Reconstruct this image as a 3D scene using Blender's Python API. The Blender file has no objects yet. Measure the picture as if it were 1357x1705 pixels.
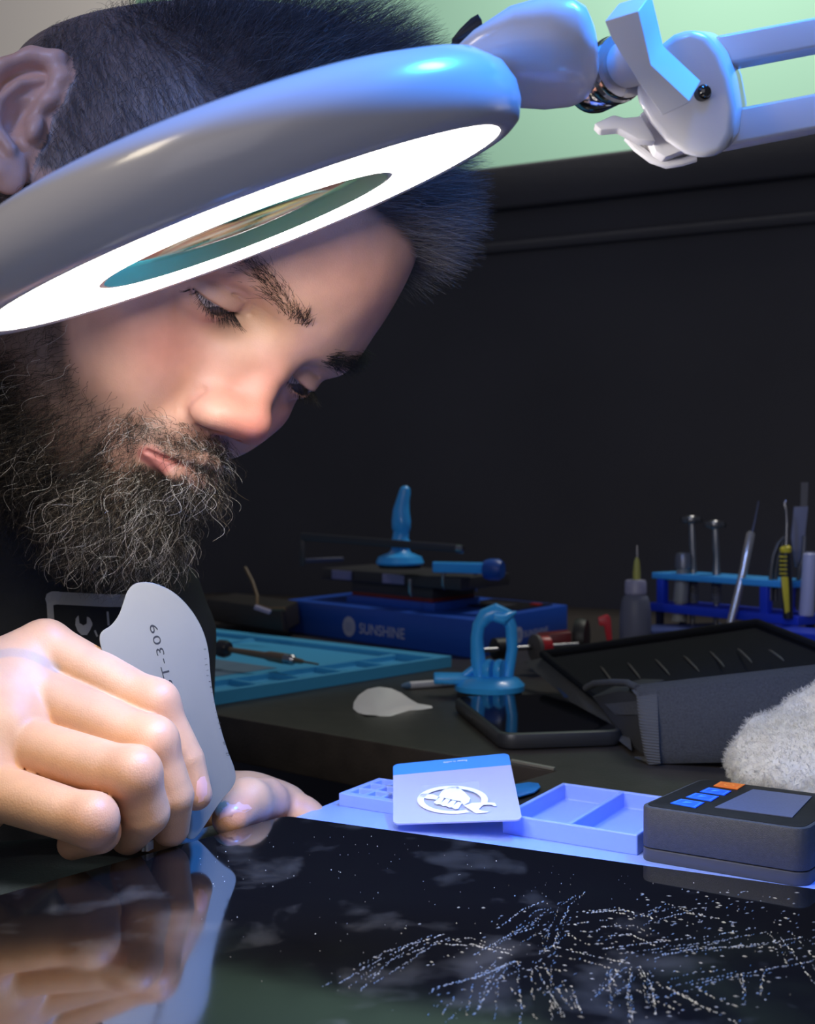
import bpy, bmesh, math, random
import numpy as np
from mathutils import Vector, Matrix

# ------------------------------------------------------------------ camera, world, lights
F = 2000.0; CX, CY = 678.5, 852.5; YH = 830.0; HC = 14.8      # focal px, frame centre, horizon row, lens height (cm)
TH = math.atan((CY - YH) / F)                                  # camera pitched down by this
S = bpy.context.scene
COL = S.collection
cam_d = bpy.data.cameras.new('camera')
cam_d.sensor_fit = 'VERTICAL'; cam_d.sensor_height = 24.0; cam_d.lens = 24.0 * F / 1705.0
cam_d.clip_start = 0.01; cam_d.clip_end = 30
cam_d.dof.use_dof = True; cam_d.dof.focus_distance = 0.47; cam_d.dof.aperture_fstop = 13.0
cam = bpy.data.objects.new('camera', cam_d); COL.objects.link(cam)
cam.location = (0, 0, HC * .01); cam.rotation_euler = (math.pi / 2 - TH, 0, 0)
S.camera = cam
S.view_settings.view_transform = 'Standard'; S.view_settings.look = 'None'
S.view_settings.exposure = 0.0; S.view_settings.gamma = 1.0
try: S.view_settings.use_curve_mapping = False
except Exception: pass
S.cycles.use_denoising = True
S.cycles.max_bounces = 8; S.cycles.transmission_bounces = 6; S.cycles.sample_clamp_indirect = 6
W = bpy.data.worlds.new('world'); S.world = W; W.use_nodes = True
W.node_tree.nodes['Background'].inputs[0].default_value = (.48, .52, .72, 1)
W.node_tree.nodes['Background'].inputs[1].default_value = .15
RING_EMIT = 23.0

def area(name, loc, aim, size, power, col, sy=None):
    l = bpy.data.lights.new(name, 'AREA'); l.energy = power; l.color = col
    l.shape = 'RECTANGLE'; l.size = size * .01; l.size_y = (sy or size) * .01
    o = bpy.data.objects.new(name, l); COL.objects.link(o)
    o.location = Vector(loc) * .01
    o.rotation_euler = (Vector(aim) - Vector(loc)).to_track_quat('-Z', 'Y').to_euler()
    return o
def spot(name, loc, aim, power, col, cone, blend=.35, r=.07):
    l = bpy.data.lights.new(name, 'SPOT'); l.energy = power; l.color = col
    l.spot_size = math.radians(cone); l.spot_blend = blend; l.shadow_soft_size = r
    o = bpy.data.objects.new(name, l); COL.objects.link(o); o.location = Vector(loc) * .01
    o.rotation_euler = (Vector(aim) - Vector(loc)).to_track_quat('-Z', 'Y').to_euler()
spot('blue_spot', (38, 46, 90), (0, 38, 21), 95, (.02, .24, 1.0), 31, .5)
spot('blue_spot', (18, 8, 82), (21, 38, 35), 20, (.03, .25, 1.0), 21)  # extra spot added to turn the lamp arm and joint blue
spot('blue_spot', (-35, 0, 72), (-9, 46, 39), 13, (.10, .30, 1.0), 27, .7)  # extra spot added to put blue on the near side of the hair
area('warm_ceiling_light', (-40, 8, 70), (-12, 46, 4), 14, .9, (1.0, .86, .66))
area('fill_light', (-10, -130, 70), (0, 50, 15), 120, 2.6, (.86, .86, 1.0))  # added soft fill behind the camera, lifts the housing's dark side
area('green_wall_light', (60, 150, 150), (40, 235, 90), 40, 21.0, (1.0, .96, .86))

# ------------------------------------------------------------------ helpers: pixels and depths -> cm
cT, sT = math.cos(TH), math.sin(TH)
def cam2w(c):
    c = np.asarray(c, float)
    x, d, z = c[..., 0], c[..., 1], c[..., 2]
    return np.stack([x, d * cT + z * sT, -d * sT + z * cT + HC], -1)
def at(px, py, d):                                             # a point at camera depth d (cm)
    return cam2w(((px - CX) / F * d, d, (CY - py) / F * d))
def on(px, py, z=0.0):                                         # where the sight line meets height z (cm)
    r = cam2w(((px - CX) / F, 1.0, (CY - py) / F)) - np.array([0, 0, HC])
    t = (z - HC) / r[2]
    return np.array([0, 0, HC]) + r * t
def ony(px, py, y):                                            # where it meets the plane y = const
    r = cam2w(((px - CX) / F, 1.0, (CY - py) / F)) - np.array([0, 0, HC])
    return np.array([0, 0, HC]) + r * (y / r[1])
V = lambda p: Vector((float(p[0]), float(p[1]), float(p[2])))

# ------------------------------------------------------------------ materials
def inp(b, n, v):
    if n in b.inputs: b.inputs[n].default_value = v
def mat(name, col=(.5, .5, .5), rough=.5, metal=0., spec=.5, bump=0., bscale=200., var=0., vscale=30., coat=0., trans=0., ior=1.5,
        emit=None, es=0., sss=0., alpha=1., aniso=None):
    m = bpy.data.materials.new(name); m.use_nodes = True
    nt = m.node_tree; b = nt.nodes['Principled BSDF']
    inp(b, 'Base Color', (*col, 1)); inp(b, 'Roughness', rough); inp(b, 'Metallic', metal)
    inp(b, 'Specular IOR Level', spec); inp(b, 'Coat Weight', coat); inp(b, 'Coat Roughness', .05)
    inp(b, 'Transmission Weight', trans); inp(b, 'IOR', ior); inp(b, 'Alpha', alpha)
    if sss: inp(b, 'Subsurface Weight', sss); inp(b, 'Subsurface Radius', (.6, .25, .12)); inp(b, 'Subsurface Scale', .004)
    if emit: inp(b, 'Emission Color', (*emit, 1)); inp(b, 'Emission Strength', es)
    tc = nt.nodes.new('ShaderNodeTexCoord')
    if var:
        n = nt.nodes.new('ShaderNodeTexNoise'); n.inputs['Scale'].default_value = vscale; n.inputs['Detail'].default_value = 6
        nt.links.new(tc.outputs['Object'], n.inputs['Vector'])
        mx = nt.nodes.new('ShaderNodeMix'); mx.data_type = 'RGBA'
        mx.inputs[6].default_value = (*[c * (1 - var) for c in col], 1); mx.inputs[7].default_value = (*[min(1, c * (1 + var)) for c in col], 1)
        nt.links.new(n.outputs['Fac'], mx.inputs[0]); nt.links.new(mx.outputs[2], b.inputs['Base Color'])
    if bump:
        n2 = nt.nodes.new('ShaderNodeTexNoise'); n2.inputs['Scale'].default_value = bscale; n2.inputs['Detail'].default_value = 4
        nt.links.new(tc.outputs['Object'], n2.inputs['Vector'])
        bp = nt.nodes.new('ShaderNodeBump'); bp.inputs['Strength'].default_value = bump; bp.inputs['Distance'].default_value = .001
        nt.links.new(n2.outputs['Fac'], bp.inputs['Height']); nt.links.new(bp.outputs['Normal'], b.inputs['Normal'])
    return m

# ------------------------------------------------------------------ objects, labels
def tag(o, label, cat, group=None, kind=None):
    o['label'] = label; o['category'] = cat
    if group: o['group'] = group
    if kind: o['kind'] = kind
    return o
def thing(name, loc, label, cat, group=None):                  # an Empty at the thing's base
    o = bpy.data.objects.new(name, None); COL.objects.link(o); o.location = V(loc) * .01
    o.empty_display_size = .01
    return tag(o, label, cat, group)
def link(name, me, m, parent=None, smooth=True, auto=None):
    o = bpy.data.objects.new(name, me); COL.objects.link(o)
    if m is not None:
        for mm in (m if isinstance(m, (list, tuple)) else [m]): me.materials.append(mm)
    if smooth:
        me.polygons.foreach_set('use_smooth', [True] * len(me.polygons))
        if auto:
            try: me.set_sharp_from_angle(angle=math.radians(auto))
            except Exception: pass
    if parent is not None:
        o.parent = parent
        p = parent; M = Matrix.Identity(4)
        while p is not None:
            M = p.matrix_basis @ M; p = p.parent
        o.matrix_parent_inverse = Matrix.Identity(4)
        me.transform(M.inverted())
    return o
class MB:                                                      # collects shapes (world cm) into one mesh
    def __init__(s): s.bm = bmesh.new()
    def add(s, vs, fs):
        v = [s.bm.verts.new(V(p) * .01) for p in vs]
        for f in fs:
            try: s.bm.faces.new([v[i] for i in f])
            except ValueError: pass
        return s
    def box(s, o, a, b, c):                                    # corner o, edge vectors a b c
        o, a, b, c = [np.asarray(q, float) for q in (o, a, b, c)]
        P = [o, o + a, o + a + b, o + b, o + c, o + a + c, o + a + b + c, o + b + c]
        return s.add(P, [(0, 3, 2, 1), (4, 5, 6, 7), (0, 1, 5, 4), (1, 2, 6, 5), (2, 3, 7, 6), (3, 0, 4, 7)])
    def rbox(s, c, ax, r=.2, n=3):                             # rounded box: centre c, half-axis vectors ax[3]; r corner radius (cm) on all edges
        A = [np.asarray(q, float) for q in ax]; L = [np.linalg.norm(q) for q in A]; U = [q / l for q, l in zip(A, L)]
        r = min(r, *[l * .98 for l in L])
        bm2 = bmesh.new(); bmesh.ops.create_cube(bm2, size=2)
        for v in bm2.verts: v.co = Vector([v.co[i] * L[i] for i in range(3)])
        bmesh.ops.bevel(bm2, geom=bm2.edges[:], offset=r, segments=n, profile=.5, affect='EDGES')
        vs = [np.asarray(c, float) + U[0] * v.co.x + U[1] * v.co.y + U[2] * v.co.z for v in bm2.verts]
        bm2.verts.index_update()
        fs = [[v.index for v in f.verts] for f in bm2.faces]
        bm2.free(); return s.add(vs, fs)
    def prism(s, pts, h):                                      # polygon of 3D points extruded by vector h
        n = len(pts); pts = [np.asarray(p, float) for p in pts]; h = np.asarray(h, float)
        return s.add(pts + [p + h for p in pts], [list(range(n))[::-1], list(range(n, 2 * n))] + [(i, (i + 1) % n, n + (i + 1) % n, n + i) for i in range(n)])
    def tube(s, pts, r, n=12, caps=True):
        pts = [np.asarray(p, float) for p in pts]; m = len(pts)
        rr = list(r) if hasattr(r, '__len__') else [r] * m
        T = [pts[min(i + 1, m - 1)] - pts[max(i - 1, 0)] for i in range(m)]
        T = [t / (np.linalg.norm(t) + 1e-12) for t in T]
        u = np.cross(T[0], [0, 0, 1.]);
        if np.linalg.norm(u) < .1: u = np.cross(T[0], [1., 0, 0])
        vs = []
        for i in range(m):
            u = u - T[i] * (u @ T[i]); u /= np.linalg.norm(u); w = np.cross(T[i], u)
            for k in range(n):
                a = 2 * math.pi * k / n
                vs.append(pts[i] + rr[i] * (math.cos(a) * u + math.sin(a) * w))
        fs = [(i * n + k, i * n + (k + 1) % n, (i + 1) * n + (k + 1) % n, (i + 1) * n + k) for i in range(m - 1) for k in range(n)]
        if caps: fs += [list(range(n))[::-1], list(range((m - 1) * n, m * n))]
        return s.add(vs, fs)
    def lathe(s, c, axis, prof, n=48, closed=False, up=None):  # profile [(r, h)] about axis through c
        c = np.asarray(c, float); a = np.asarray(axis, float); a = a / np.linalg.norm(a)
        u = np.cross(a, [0, 0, 1.]) if up is None else np.asarray(up, float)
        if np.linalg.norm(u) < .1: u = np.cross(a, [1., 0, 0])
        u = u - a * (u @ a); u /= np.linalg.norm(u); w = np.cross(a, u)
        m = len(prof); vs = []
        for r, h in prof:
            for k in range(n):
                t = 2 * math.pi * k / n
                vs.append(c + a * h + r * (math.cos(t) * u + math.sin(t) * w))
        rng = range(m) if closed else range(m - 1)
        fs = [(i * n + k, i * n + (k + 1) % n, ((i + 1) % m) * n + (k + 1) % n, ((i + 1) % m) * n + k) for i in rng for k in range(n)]
        if not closed:
            if prof[0][0] > 1e-4: fs.append(list(range(n))[::-1])
            if prof[-1][0] > 1e-4: fs.append(list(range((m - 1) * n, m * n)))
        return s.add(vs, fs)
    def build(s, name, m, parent=None, smooth=True, auto=35, bevel=0, seg=2):
        bmesh.ops.remove_doubles(s.bm, verts=s.bm.verts[:], dist=1e-6)
        bmesh.ops.recalc_face_normals(s.bm, faces=s.bm.faces[:])
        if bevel:
            es = [e for e in s.bm.edges if len(e.link_faces) == 2 and e.calc_face_angle(0) > .5]
            bmesh.ops.bevel(s.bm, geom=es, offset=bevel * .01, segments=seg, profile=.5, affect='EDGES', clamp_overlap=True)
        me = bpy.data.meshes.new(name); s.bm.to_mesh(me); s.bm.free()
        return link(name, me, m, parent, smooth, auto)
# ------------------------------------------------------------------ distance fields for the person (world cm)
def ell(P, c, r):
    q = (P - np.float32(c)) / np.float32(r)
    k0 = np.sqrt((q * q).sum(-1)) + 1e-6
    g = q / np.float32(r); k1 = np.sqrt((g * g).sum(-1)) + 1e-6
    return k0 * (k0 - 1) / k1
def cap(P, a, b, ra, rb=None):
    rb = ra if rb is None else rb
    a = np.float32(a); ba = np.float32(b) - a; pa = P - a
    h = np.clip((pa @ ba) / np.float32(ba @ ba + 1e-9), 0, 1)
    q = pa - h[..., None] * ba
    return np.sqrt((q * q).sum(-1)) - (ra + (rb - ra) * h)
def chain(P, pts, rs, k=.2):
    d = None
    for i in range(len(pts) - 1):
        e = cap(P, pts[i], pts[i + 1], rs[i], rs[i + 1])
        d = e if d is None else smin(d, e, k)
    return d
def smin(a, b, k):
    h = np.maximum(k - np.abs(a - b), 0) / k
    return np.minimum(a, b) - h * h * k * .25
def smax(a, b, k): return -smin(-a, -b, k)
def groove(P, d, pts, w, amp):                                 # pushes the surface in (amp > 0) along a polyline
    m = np.abs(d) < 1.5
    if not m.any(): return d
    e = np.minimum.reduce([cap(P[m], pts[i], pts[i + 1], 0.) for i in range(len(pts) - 1)])
    d = d.copy(); d[m] += np.float32(amp) * np.exp(-(e / w) ** 2)
    return d

# head pose: columns are the subject's right, forward and up in camera axes; origin between the pupils over the ear line
HR = np.array([[-0.39178949, 0.62478583, 0.67538408], [-0.86822286, -0.49397284, -0.04668952], [ 0.30445044, -0.60467636, 0.73598671]])
HT = np.array([-11.60015912, 58.19392445, 13.0634092 ])
CW = np.array([[1, 0, 0], [0, cT, sT], [0, -sT, cT]])
HRW = CW @ HR; HTW = cam2w(HT)
def h2w(p): return np.asarray(p, float) @ HRW.T + HTW
def w2h(p): return (np.asarray(p) - HTW.astype(np.float32)) @ HRW.astype(np.float32)

# individual proportions: a smooth stretch that carries landmarks of the plain head to this man's
LM = [((1.85, 8.9, -.35), (405, 528)), ((4.55, 8.0, 0), (322, 482)), ((0, 12.25, -3.9), (430, 724)), ((2.05, 9.7, -4.1), (320, 668)), ((2.75, 9.6, -7.2), (247, 748)), ((0, 11.1, -7.2), (340, 780)), ((0, 10.9, -8.3), (322, 810)),
      ((0, 9.6, .2), (480, 578)), ((1.4, 10.2, 1.5), (505, 533)), ((3.4, 9.3, 2.3), (438, 453)), ((-3.4, 9.3, 2.2), (572, 590)), ((-1.6, 10.1, 1.6), (548, 586)), ((-2.6, 9.1, -.1), (505, 636)), ((0, 9.4, 6.7), (668, 395)), ((7.2, 0, -1), (48, 248))]
WC = h2w(np.array([l[0] for l in LM])); _d = WC[:, 1] * cT - (WC[:, 2] - HC) * sT
WD = np.stack([at(x, y, d) for (_, (x, y)), d in zip(LM, _d)]) - WC
SG = 4.2
def _k(A_, B_): return np.exp(-((A_[:, None] - B_[None]) ** 2).sum(-1) / SG ** 2)
WW = np.linalg.solve(_k(WC, WC) + .03 * np.eye(len(WC)), WD)
def warp(P):
    P = np.asarray(P, float); s = P.shape; q = P.reshape(-1, 3); out = q.copy()
    for i in range(0, len(q), 100000): out[i:i + 100000] += _k(q[i:i + 100000], WC) @ WW
    return out.reshape(s)
def ear_axes():
    O = np.float32((7.75, -.2, .4)); a = np.float32((.42, -.907, 0)); b = np.float32((-.05, -.62, .79)); b /= np.linalg.norm(b)
    a = a - b * (a @ b); a /= np.linalg.norm(a); nn = np.cross(b, a); nn = nn if nn[0] > 0 else -nn
    return O, a, b, nn
EAR = ear_axes()
def ear_sdf(L):
    ear = ell(L, (1.35, .4, -.1), (1.5, 2.8, .32))
    ear = smax(ear, -ell(L, (.85, -.3, .75), (.85, 1.15, .95)), .2)
    ear = smin(ear, chain(L, [(.35, -.3, .1), (.15, .8, .25), (.25, 2.0, .3), (.95, 2.9, .3), (1.9, 2.85, .25), (2.7, 2.1, .2), (2.85, .9, .15), (2.45, -.5, .1), (1.8, -1.7, .1), (1.1, -2.5, .05)],
                          [.22, .28, .32, .36, .36, .34, .3, .28, .3, .35], .6), .22)
    ear = smin(ear, chain(L, [(.8, -1.75, .25), (1.65, -1.0, .3), (1.95, .2, .3), (1.6, 1.2, .25), (1.0, 1.75, .15)], [.3, .3, .32, .3, .2], .2), .25)
    ear = smin(ear, ell(L, (.1, -.7, .25), (.3, .55, .35)), .25)
    ear = smin(ear, ell(L, (.8, -2.4, 0), (.75, .85, .34)), .3)
    ear = smin(ear, cap(L, (.2, 1.5, -.4), (.2, -1.6, -.5), .5, .5), .4)
    return ear
def head_local(p):
    ax = np.abs(p[:, 0]); q = p.copy(); q[:, 0] = ax; x, y, z = ax, p[:, 1], p[:, 2]
    d = ell(q, (0, -1.8, 3.7), (8.1, 12.0, 10.4))
    d = smin(d, ell(q, (0, 2.6, -1.8), (6.5, 6.9, 7.6)), 2.0)              # face mass
    d = smin(d, ell(q, (0, 6.9, 3.3), (5.8, 3.1, 3.8)), 2.0)               # forehead
    jaw = cap(q, (5.0, 1.2, -7.2), (1.2, 8.2, -10.1), 1.5, 1.5)
    jaw = smin(jaw, cap(q, (5.9, 1.4, -2.0), (5.0, 1.2, -7.2), 1.3, 1.4), 1.5)
    d = smin(d, jaw, 2.2)
    d = smin(d, ell(q, (0, 4.2, -7.6), (4.6, 4.6, 3.2)), 2.0)
    d = smin(d, ell(q, (0, 8.4, -10.2), (1.9, 1.7, 1.5)), 1.2)             # chin
    d = smin(d, ell(q, (4.9, 5.6, -2.7), (1.9, 2.2, 1.5)), 1.8)            # cheekbone
    d = smin(d, ell(q, (3.6, 6.6, -4.6), (2.0, 2.0, 2.2)), 1.6)            # cheek
    d = smin(d, ell(q, (0, 7.45, -7.0), (3.6, 3.2, 2.8)), 1.4)              # muzzle
    d = smin(d, chain(q, [(0, 9.0, 1.7), (1.8, 8.95, 1.8), (3.8, 8.25, 2.1), (5.3, 6.8, 1.8)], [1.0, .95, .85, .75]), 1.3)   # brow ridge
    d = smax(d, -ell(q, (3.1, 9.6, -.35), (1.75, 1.7, 1.15)), 1.3)         # socket
    # nose
    n = chain(q, [(0, 8.7, .6), (0, 9.75, -1.2), (0, 10.75, -3.2)], [.75, .72, .8], .3)
    n = smin(n, cap(q, (.55, 8.2, .2), (.95, 9.4, -3.5), .75, .9), 1.0)
    n = smin(n, ell(q, (0, 11.3, -3.75), (1.0, .95, .95)), .7)             # tip
    n = smin(n, ell(q, (.5, 11.1, -3.95), (.6, .75, .62)), .4)
    d = smin(d, n, 1.0)
    al = smin(ell(q, (1.38, 10.15, -4.1), (.74, 1.15, .84)), ell(q, (.95, 10.8, -4.05), (.7, .8, .72)), .6)
    d = smin(d, al, .6)
    d = smin(d, cap(q, (0, 10.2, -4.95), (0, 11.2, -4.45), .38, .42), .3)  # columella
    d = smax(d, -ell(q, (.72, 10.55, -4.85), (.36, .62, .4)), .2)          # nostril
    d = groove(q, d, [(1.95, 9.75, -3.55), (2.15, 9.55, -4.1), (2.05, 9.5, -4.6), (1.6, 9.9, -4.95)], .2, .16)   # alar crease
    d = groove(q, d, [(2.0, 9.5, -3.9), (2.8, 9.1, -5.4), (3.3, 8.7, -6.6)], .5, .12)   # nasolabial
    # mouth
    up = chain(q, [(2.6, 9.67, -7.23), (1.3, 10.57, -6.93), (0.45, 10.92, -6.78), (0, 10.87, -6.88)], [.2, .36, .42, .42])
    lo = chain(q, [(2.4, 9.62, -7.42), (1.3, 10.5, -7.85), (0, 10.85, -8.0)], [.22, .6, .7])
    d = smin(d, up, .45); d = smin(d, lo, .45)
    d = groove(q, d, [(2.75, 9.72, -7.28), (1.3, 10.87, -7.26), (0.4, 11.27, -7.2), (0, 11.22, -7.28)], .13, .26)
    d = groove(q, d, [(1.6, 10.22, -8.68), (0, 10.52, -8.88)], .55, .22)
    d = groove(q, d, [(0, 11, -5.28), (0, 11.22, -6.38)], .25, .1)
    # lids and eye
    E = np.float32((3.2, 7.75, 0)); e = q - E
    lid = np.sqrt((e * e).sum(-1)) - 1.36
    d = smin(d, lid, .55)
    sx = np.clip(e[:, 0] / 1.4, -1.3, 1.3); t = sx * sx
    zu = -.20 + .17 * sx + .03 * t; zl = -.72 + .17 * sx + .55 * t
    opn = np.maximum.reduce([e[:, 2] - zu, zl - e[:, 2], .30 - .45 * np.maximum(sx, 0) - e[:, 1]])
    d = smax(d, -opn, .10)
    d = np.minimum(d, np.sqrt((e * e).sum(-1)) - 1.22)
    d = groove(q, d, [(1.75, 8.85, .05), (2.4, 9.05, .45), (3.2, 9.0, .62), (4.1, 8.5, .6), (4.7, 7.8, .4)], .09, .10)     # lid crease
    d = groove(q, d, [(1.9, 8.75, -.55), (2.6, 8.95, -1.25), (3.6, 8.75, -1.45), (4.4, 8.1, -1.2)], .25, .05)             # under-eye
    d = groove(q, d, [(.55, 9.9, .5), (.5, 10.0, 1.4), (.75, 10.1, 2.4)], .14, .07)     # frown
    d = groove(q, d, [(.15, 9.9, .8), (.12, 10.1, 1.9), (.2, 10.1, 3.0)], .16, .05)
    # ear
    O, a, b, nn = EAR
    m = ((q - O) ** 2).sum(-1) < 36
    if m.any():
        r = (q[m] - O) / 1.14; L = np.stack([r @ a, r @ b, r @ nn], -1)
        ear = ear_sdf(L)
        dm = d[m]; d = d.copy(); d[m] = smin(dm, ear * 1.14, .35)
    return d

# ---- right hand: joints from pixel + depth
A = at
RW = A(-190, 1235, 45.5)
RH = {  # finger: mcp, pip, dip, tip with radii
 'index':  ([A(72, 1082, 49.5), A(256, 1177, 48.6), A(307, 1268, 48.4), A(326, 1322, 48.3)], [1.16, .98, .82, .66]),
 'middle': ([A(48, 1152, 48.3), A(252, 1240, 46.8), A(285, 1325, 46.9), A(284, 1378, 47.6)], [1.16, 1.0, .88, .74]),
 'ring':   ([A(14, 1235, 46.5), A(222, 1292, 44.9), A(243, 1353, 45.4), A(214, 1392, 46.6)], [1.12, 1.0, .9, .72]),
 'little': ([A(-45, 1305, 45.0), A(152, 1368, 43.6), A(165, 1385, 44.4), A(122, 1405, 45.3)], [1.05, .92, .8, .6]),
}
THUMB = ([A(-60, 1240, 49.5), A(110, 1320, 51.5), A(215, 1375, 50.6), A(268, 1392, 49.6)], [1.3, 1.1, 1.0, .8])
def rhand(P):
    d = cap(P, A(-420, 1270, 44.5), RW, 3.1, 2.7)
    palm = None
    for i, (k, (J, R_)) in enumerate(RH.items()):
        b = RW + (J[0] - RH['middle'][0][0]) * .45
        e = cap(P, b, J[0], 1.5, R_[0] * 1.02)
        palm = e if palm is None else smin(palm, e, 1.1)
    palm = smin(palm, ell(P, A(-60, 1215, 47.6), (3.6, 2.6, 2.2)), 1.5)
    palm = smin(palm, cap(P, A(-180, 1300, 44.5), A(-40, 1330, 44.8), 1.9, 1.3), 1.4)
    d = smin(d, palm, 1.6)
    for k, (J, R_) in RH.items():
        f = chain(P, J, R_, .04)
        f = smin(f, ell(P, J[1] + np.array([.05, -.12, .18]), (R_[1] * .96, R_[1] * .96, R_[1] * .94)), .5)
        d = smin(d, f, .17)
    d = smin(d, chain(P, THUMB[0], THUMB[1], .4), .6)
    # knuckle heads under the skin, creases over the joints
    for k, amp in (('index', .12), ('middle', .1), ('ring', .1)):
        c = RH[k][0][0] + np.array([0, -.35, .75]); 
        m = ((P - np.float32(c)) ** 2).sum(-1) < 6
        d[m] -= amp * np.exp(-((P[m] - np.float32(c)) ** 2).sum(-1) / .8)
    for k in ('index', 'middle', 'ring'):
        J = RH[k][0]; ax = J[1] - J[0]; ax = ax / np.linalg.norm(ax)
        up = np.array([.35, -.45, .8]); sd = np.cross(ax, up); sd /= np.linalg.norm(sd)
        for o in (-.32, -.08, .18):
            c = J[1] + ax * o + up * RH[k][1][1] * .9
            d = groove(P, d, [c - sd * .5, c, c + sd * .5], .06, .085)
    return d
def lhand(P):
    th = chain(P, [A(470, 1345, 57.5), A(440, 1335, 55.0), A(412, 1336, 53.0), A(384, 1362, 51.2)], [1.0, 1.0, 1.0, .8], .4)
    d = smin(th, ell(P, A(425, 1345, 57.5), (2.6, 2.2, 1.3)), .5)
    d = smin(d, chain(P, [A(450, 1350, 57), A(500, 1366, 56.5), A(540, 1385, 56)], [1.35, 1.1, .85], .3), .4)
    d = smin(d, chain(P, [A(400, 1350, 58), A(310, 1350, 60), A(180, 1330, 66)], [1.7, 2.2, 3.0], .8), 1.2)
    d = groove(P, d, [A(440, 1322, 53), A(431, 1342, 53)], .12, .1)
    d = groove(P, d, [A(445, 1318, 54), A(436, 1350, 54)], .1, .08)
    d = groove(P, d, [A(520, 1332, 55), A(494, 1340, 54.6), A(476, 1358, 54.6)], .12, .09)
    return d
NB = A(-120, 900, 66)                                          # base of the neck
def body(P):
    P = P.astype(np.float32)
    out = np.full(len(P), 1e3, np.float32)
    h = w2h(P).astype(np.float32)
    m = (h ** 2).sum(-1) < 22 ** 2
    far = np.sqrt((h ** 2).sum(-1)) - 15
    d = far.copy()
    if m.any():
        q = h[m]; e = head_local(q); d[m] = e
    nk = cap(P, h2w((0, -2.5, -5)), NB, 5.6, 6.2)
    d = smin(d, nk, 2.5)
    tor = cap(P, NB + np.array([-14, 2, -6]), NB + np.array([9, 0, -6]), 5.2, 4.8)
    tor = smin(tor, ell(P, NB + np.array([-3, 3, -22]), (15, 8, 20)), 4)
    d = smin(d, tor, 3)
    la = chain(P, [NB + np.array([9, 0, -6]), NB + np.array([10, -3, -24]), A(180, 1330, 66)], [4.6, 3.8, 3.0], 1.0)
    ra = chain(P, [NB + np.array([-14, 2, -6]), A(-560, 1170, 60), A(-420, 1270, 44.5)], [4.8, 4.0, 3.2], 1.0)
    d = smin(d, smin(la, ra, 1.0), 1.5)
    c = np.float32(A(60, 1230, 47)); m = ((P - c) ** 2).sum(-1) < 20 ** 2
    e = np.sqrt(((P - c) ** 2).sum(-1)) - 14
    if m.any(): e[m] = rhand(P[m])
    d = smin(d, e, .3)
    c = np.float32(A(400, 1340, 56)); m = ((P - c) ** 2).sum(-1) < 15 ** 2
    e = np.sqrt(((P - c) ** 2).sum(-1)) - 10
    if m.any(): e[m] = lhand(P[m])
    return smin(d, e, .3)

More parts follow.
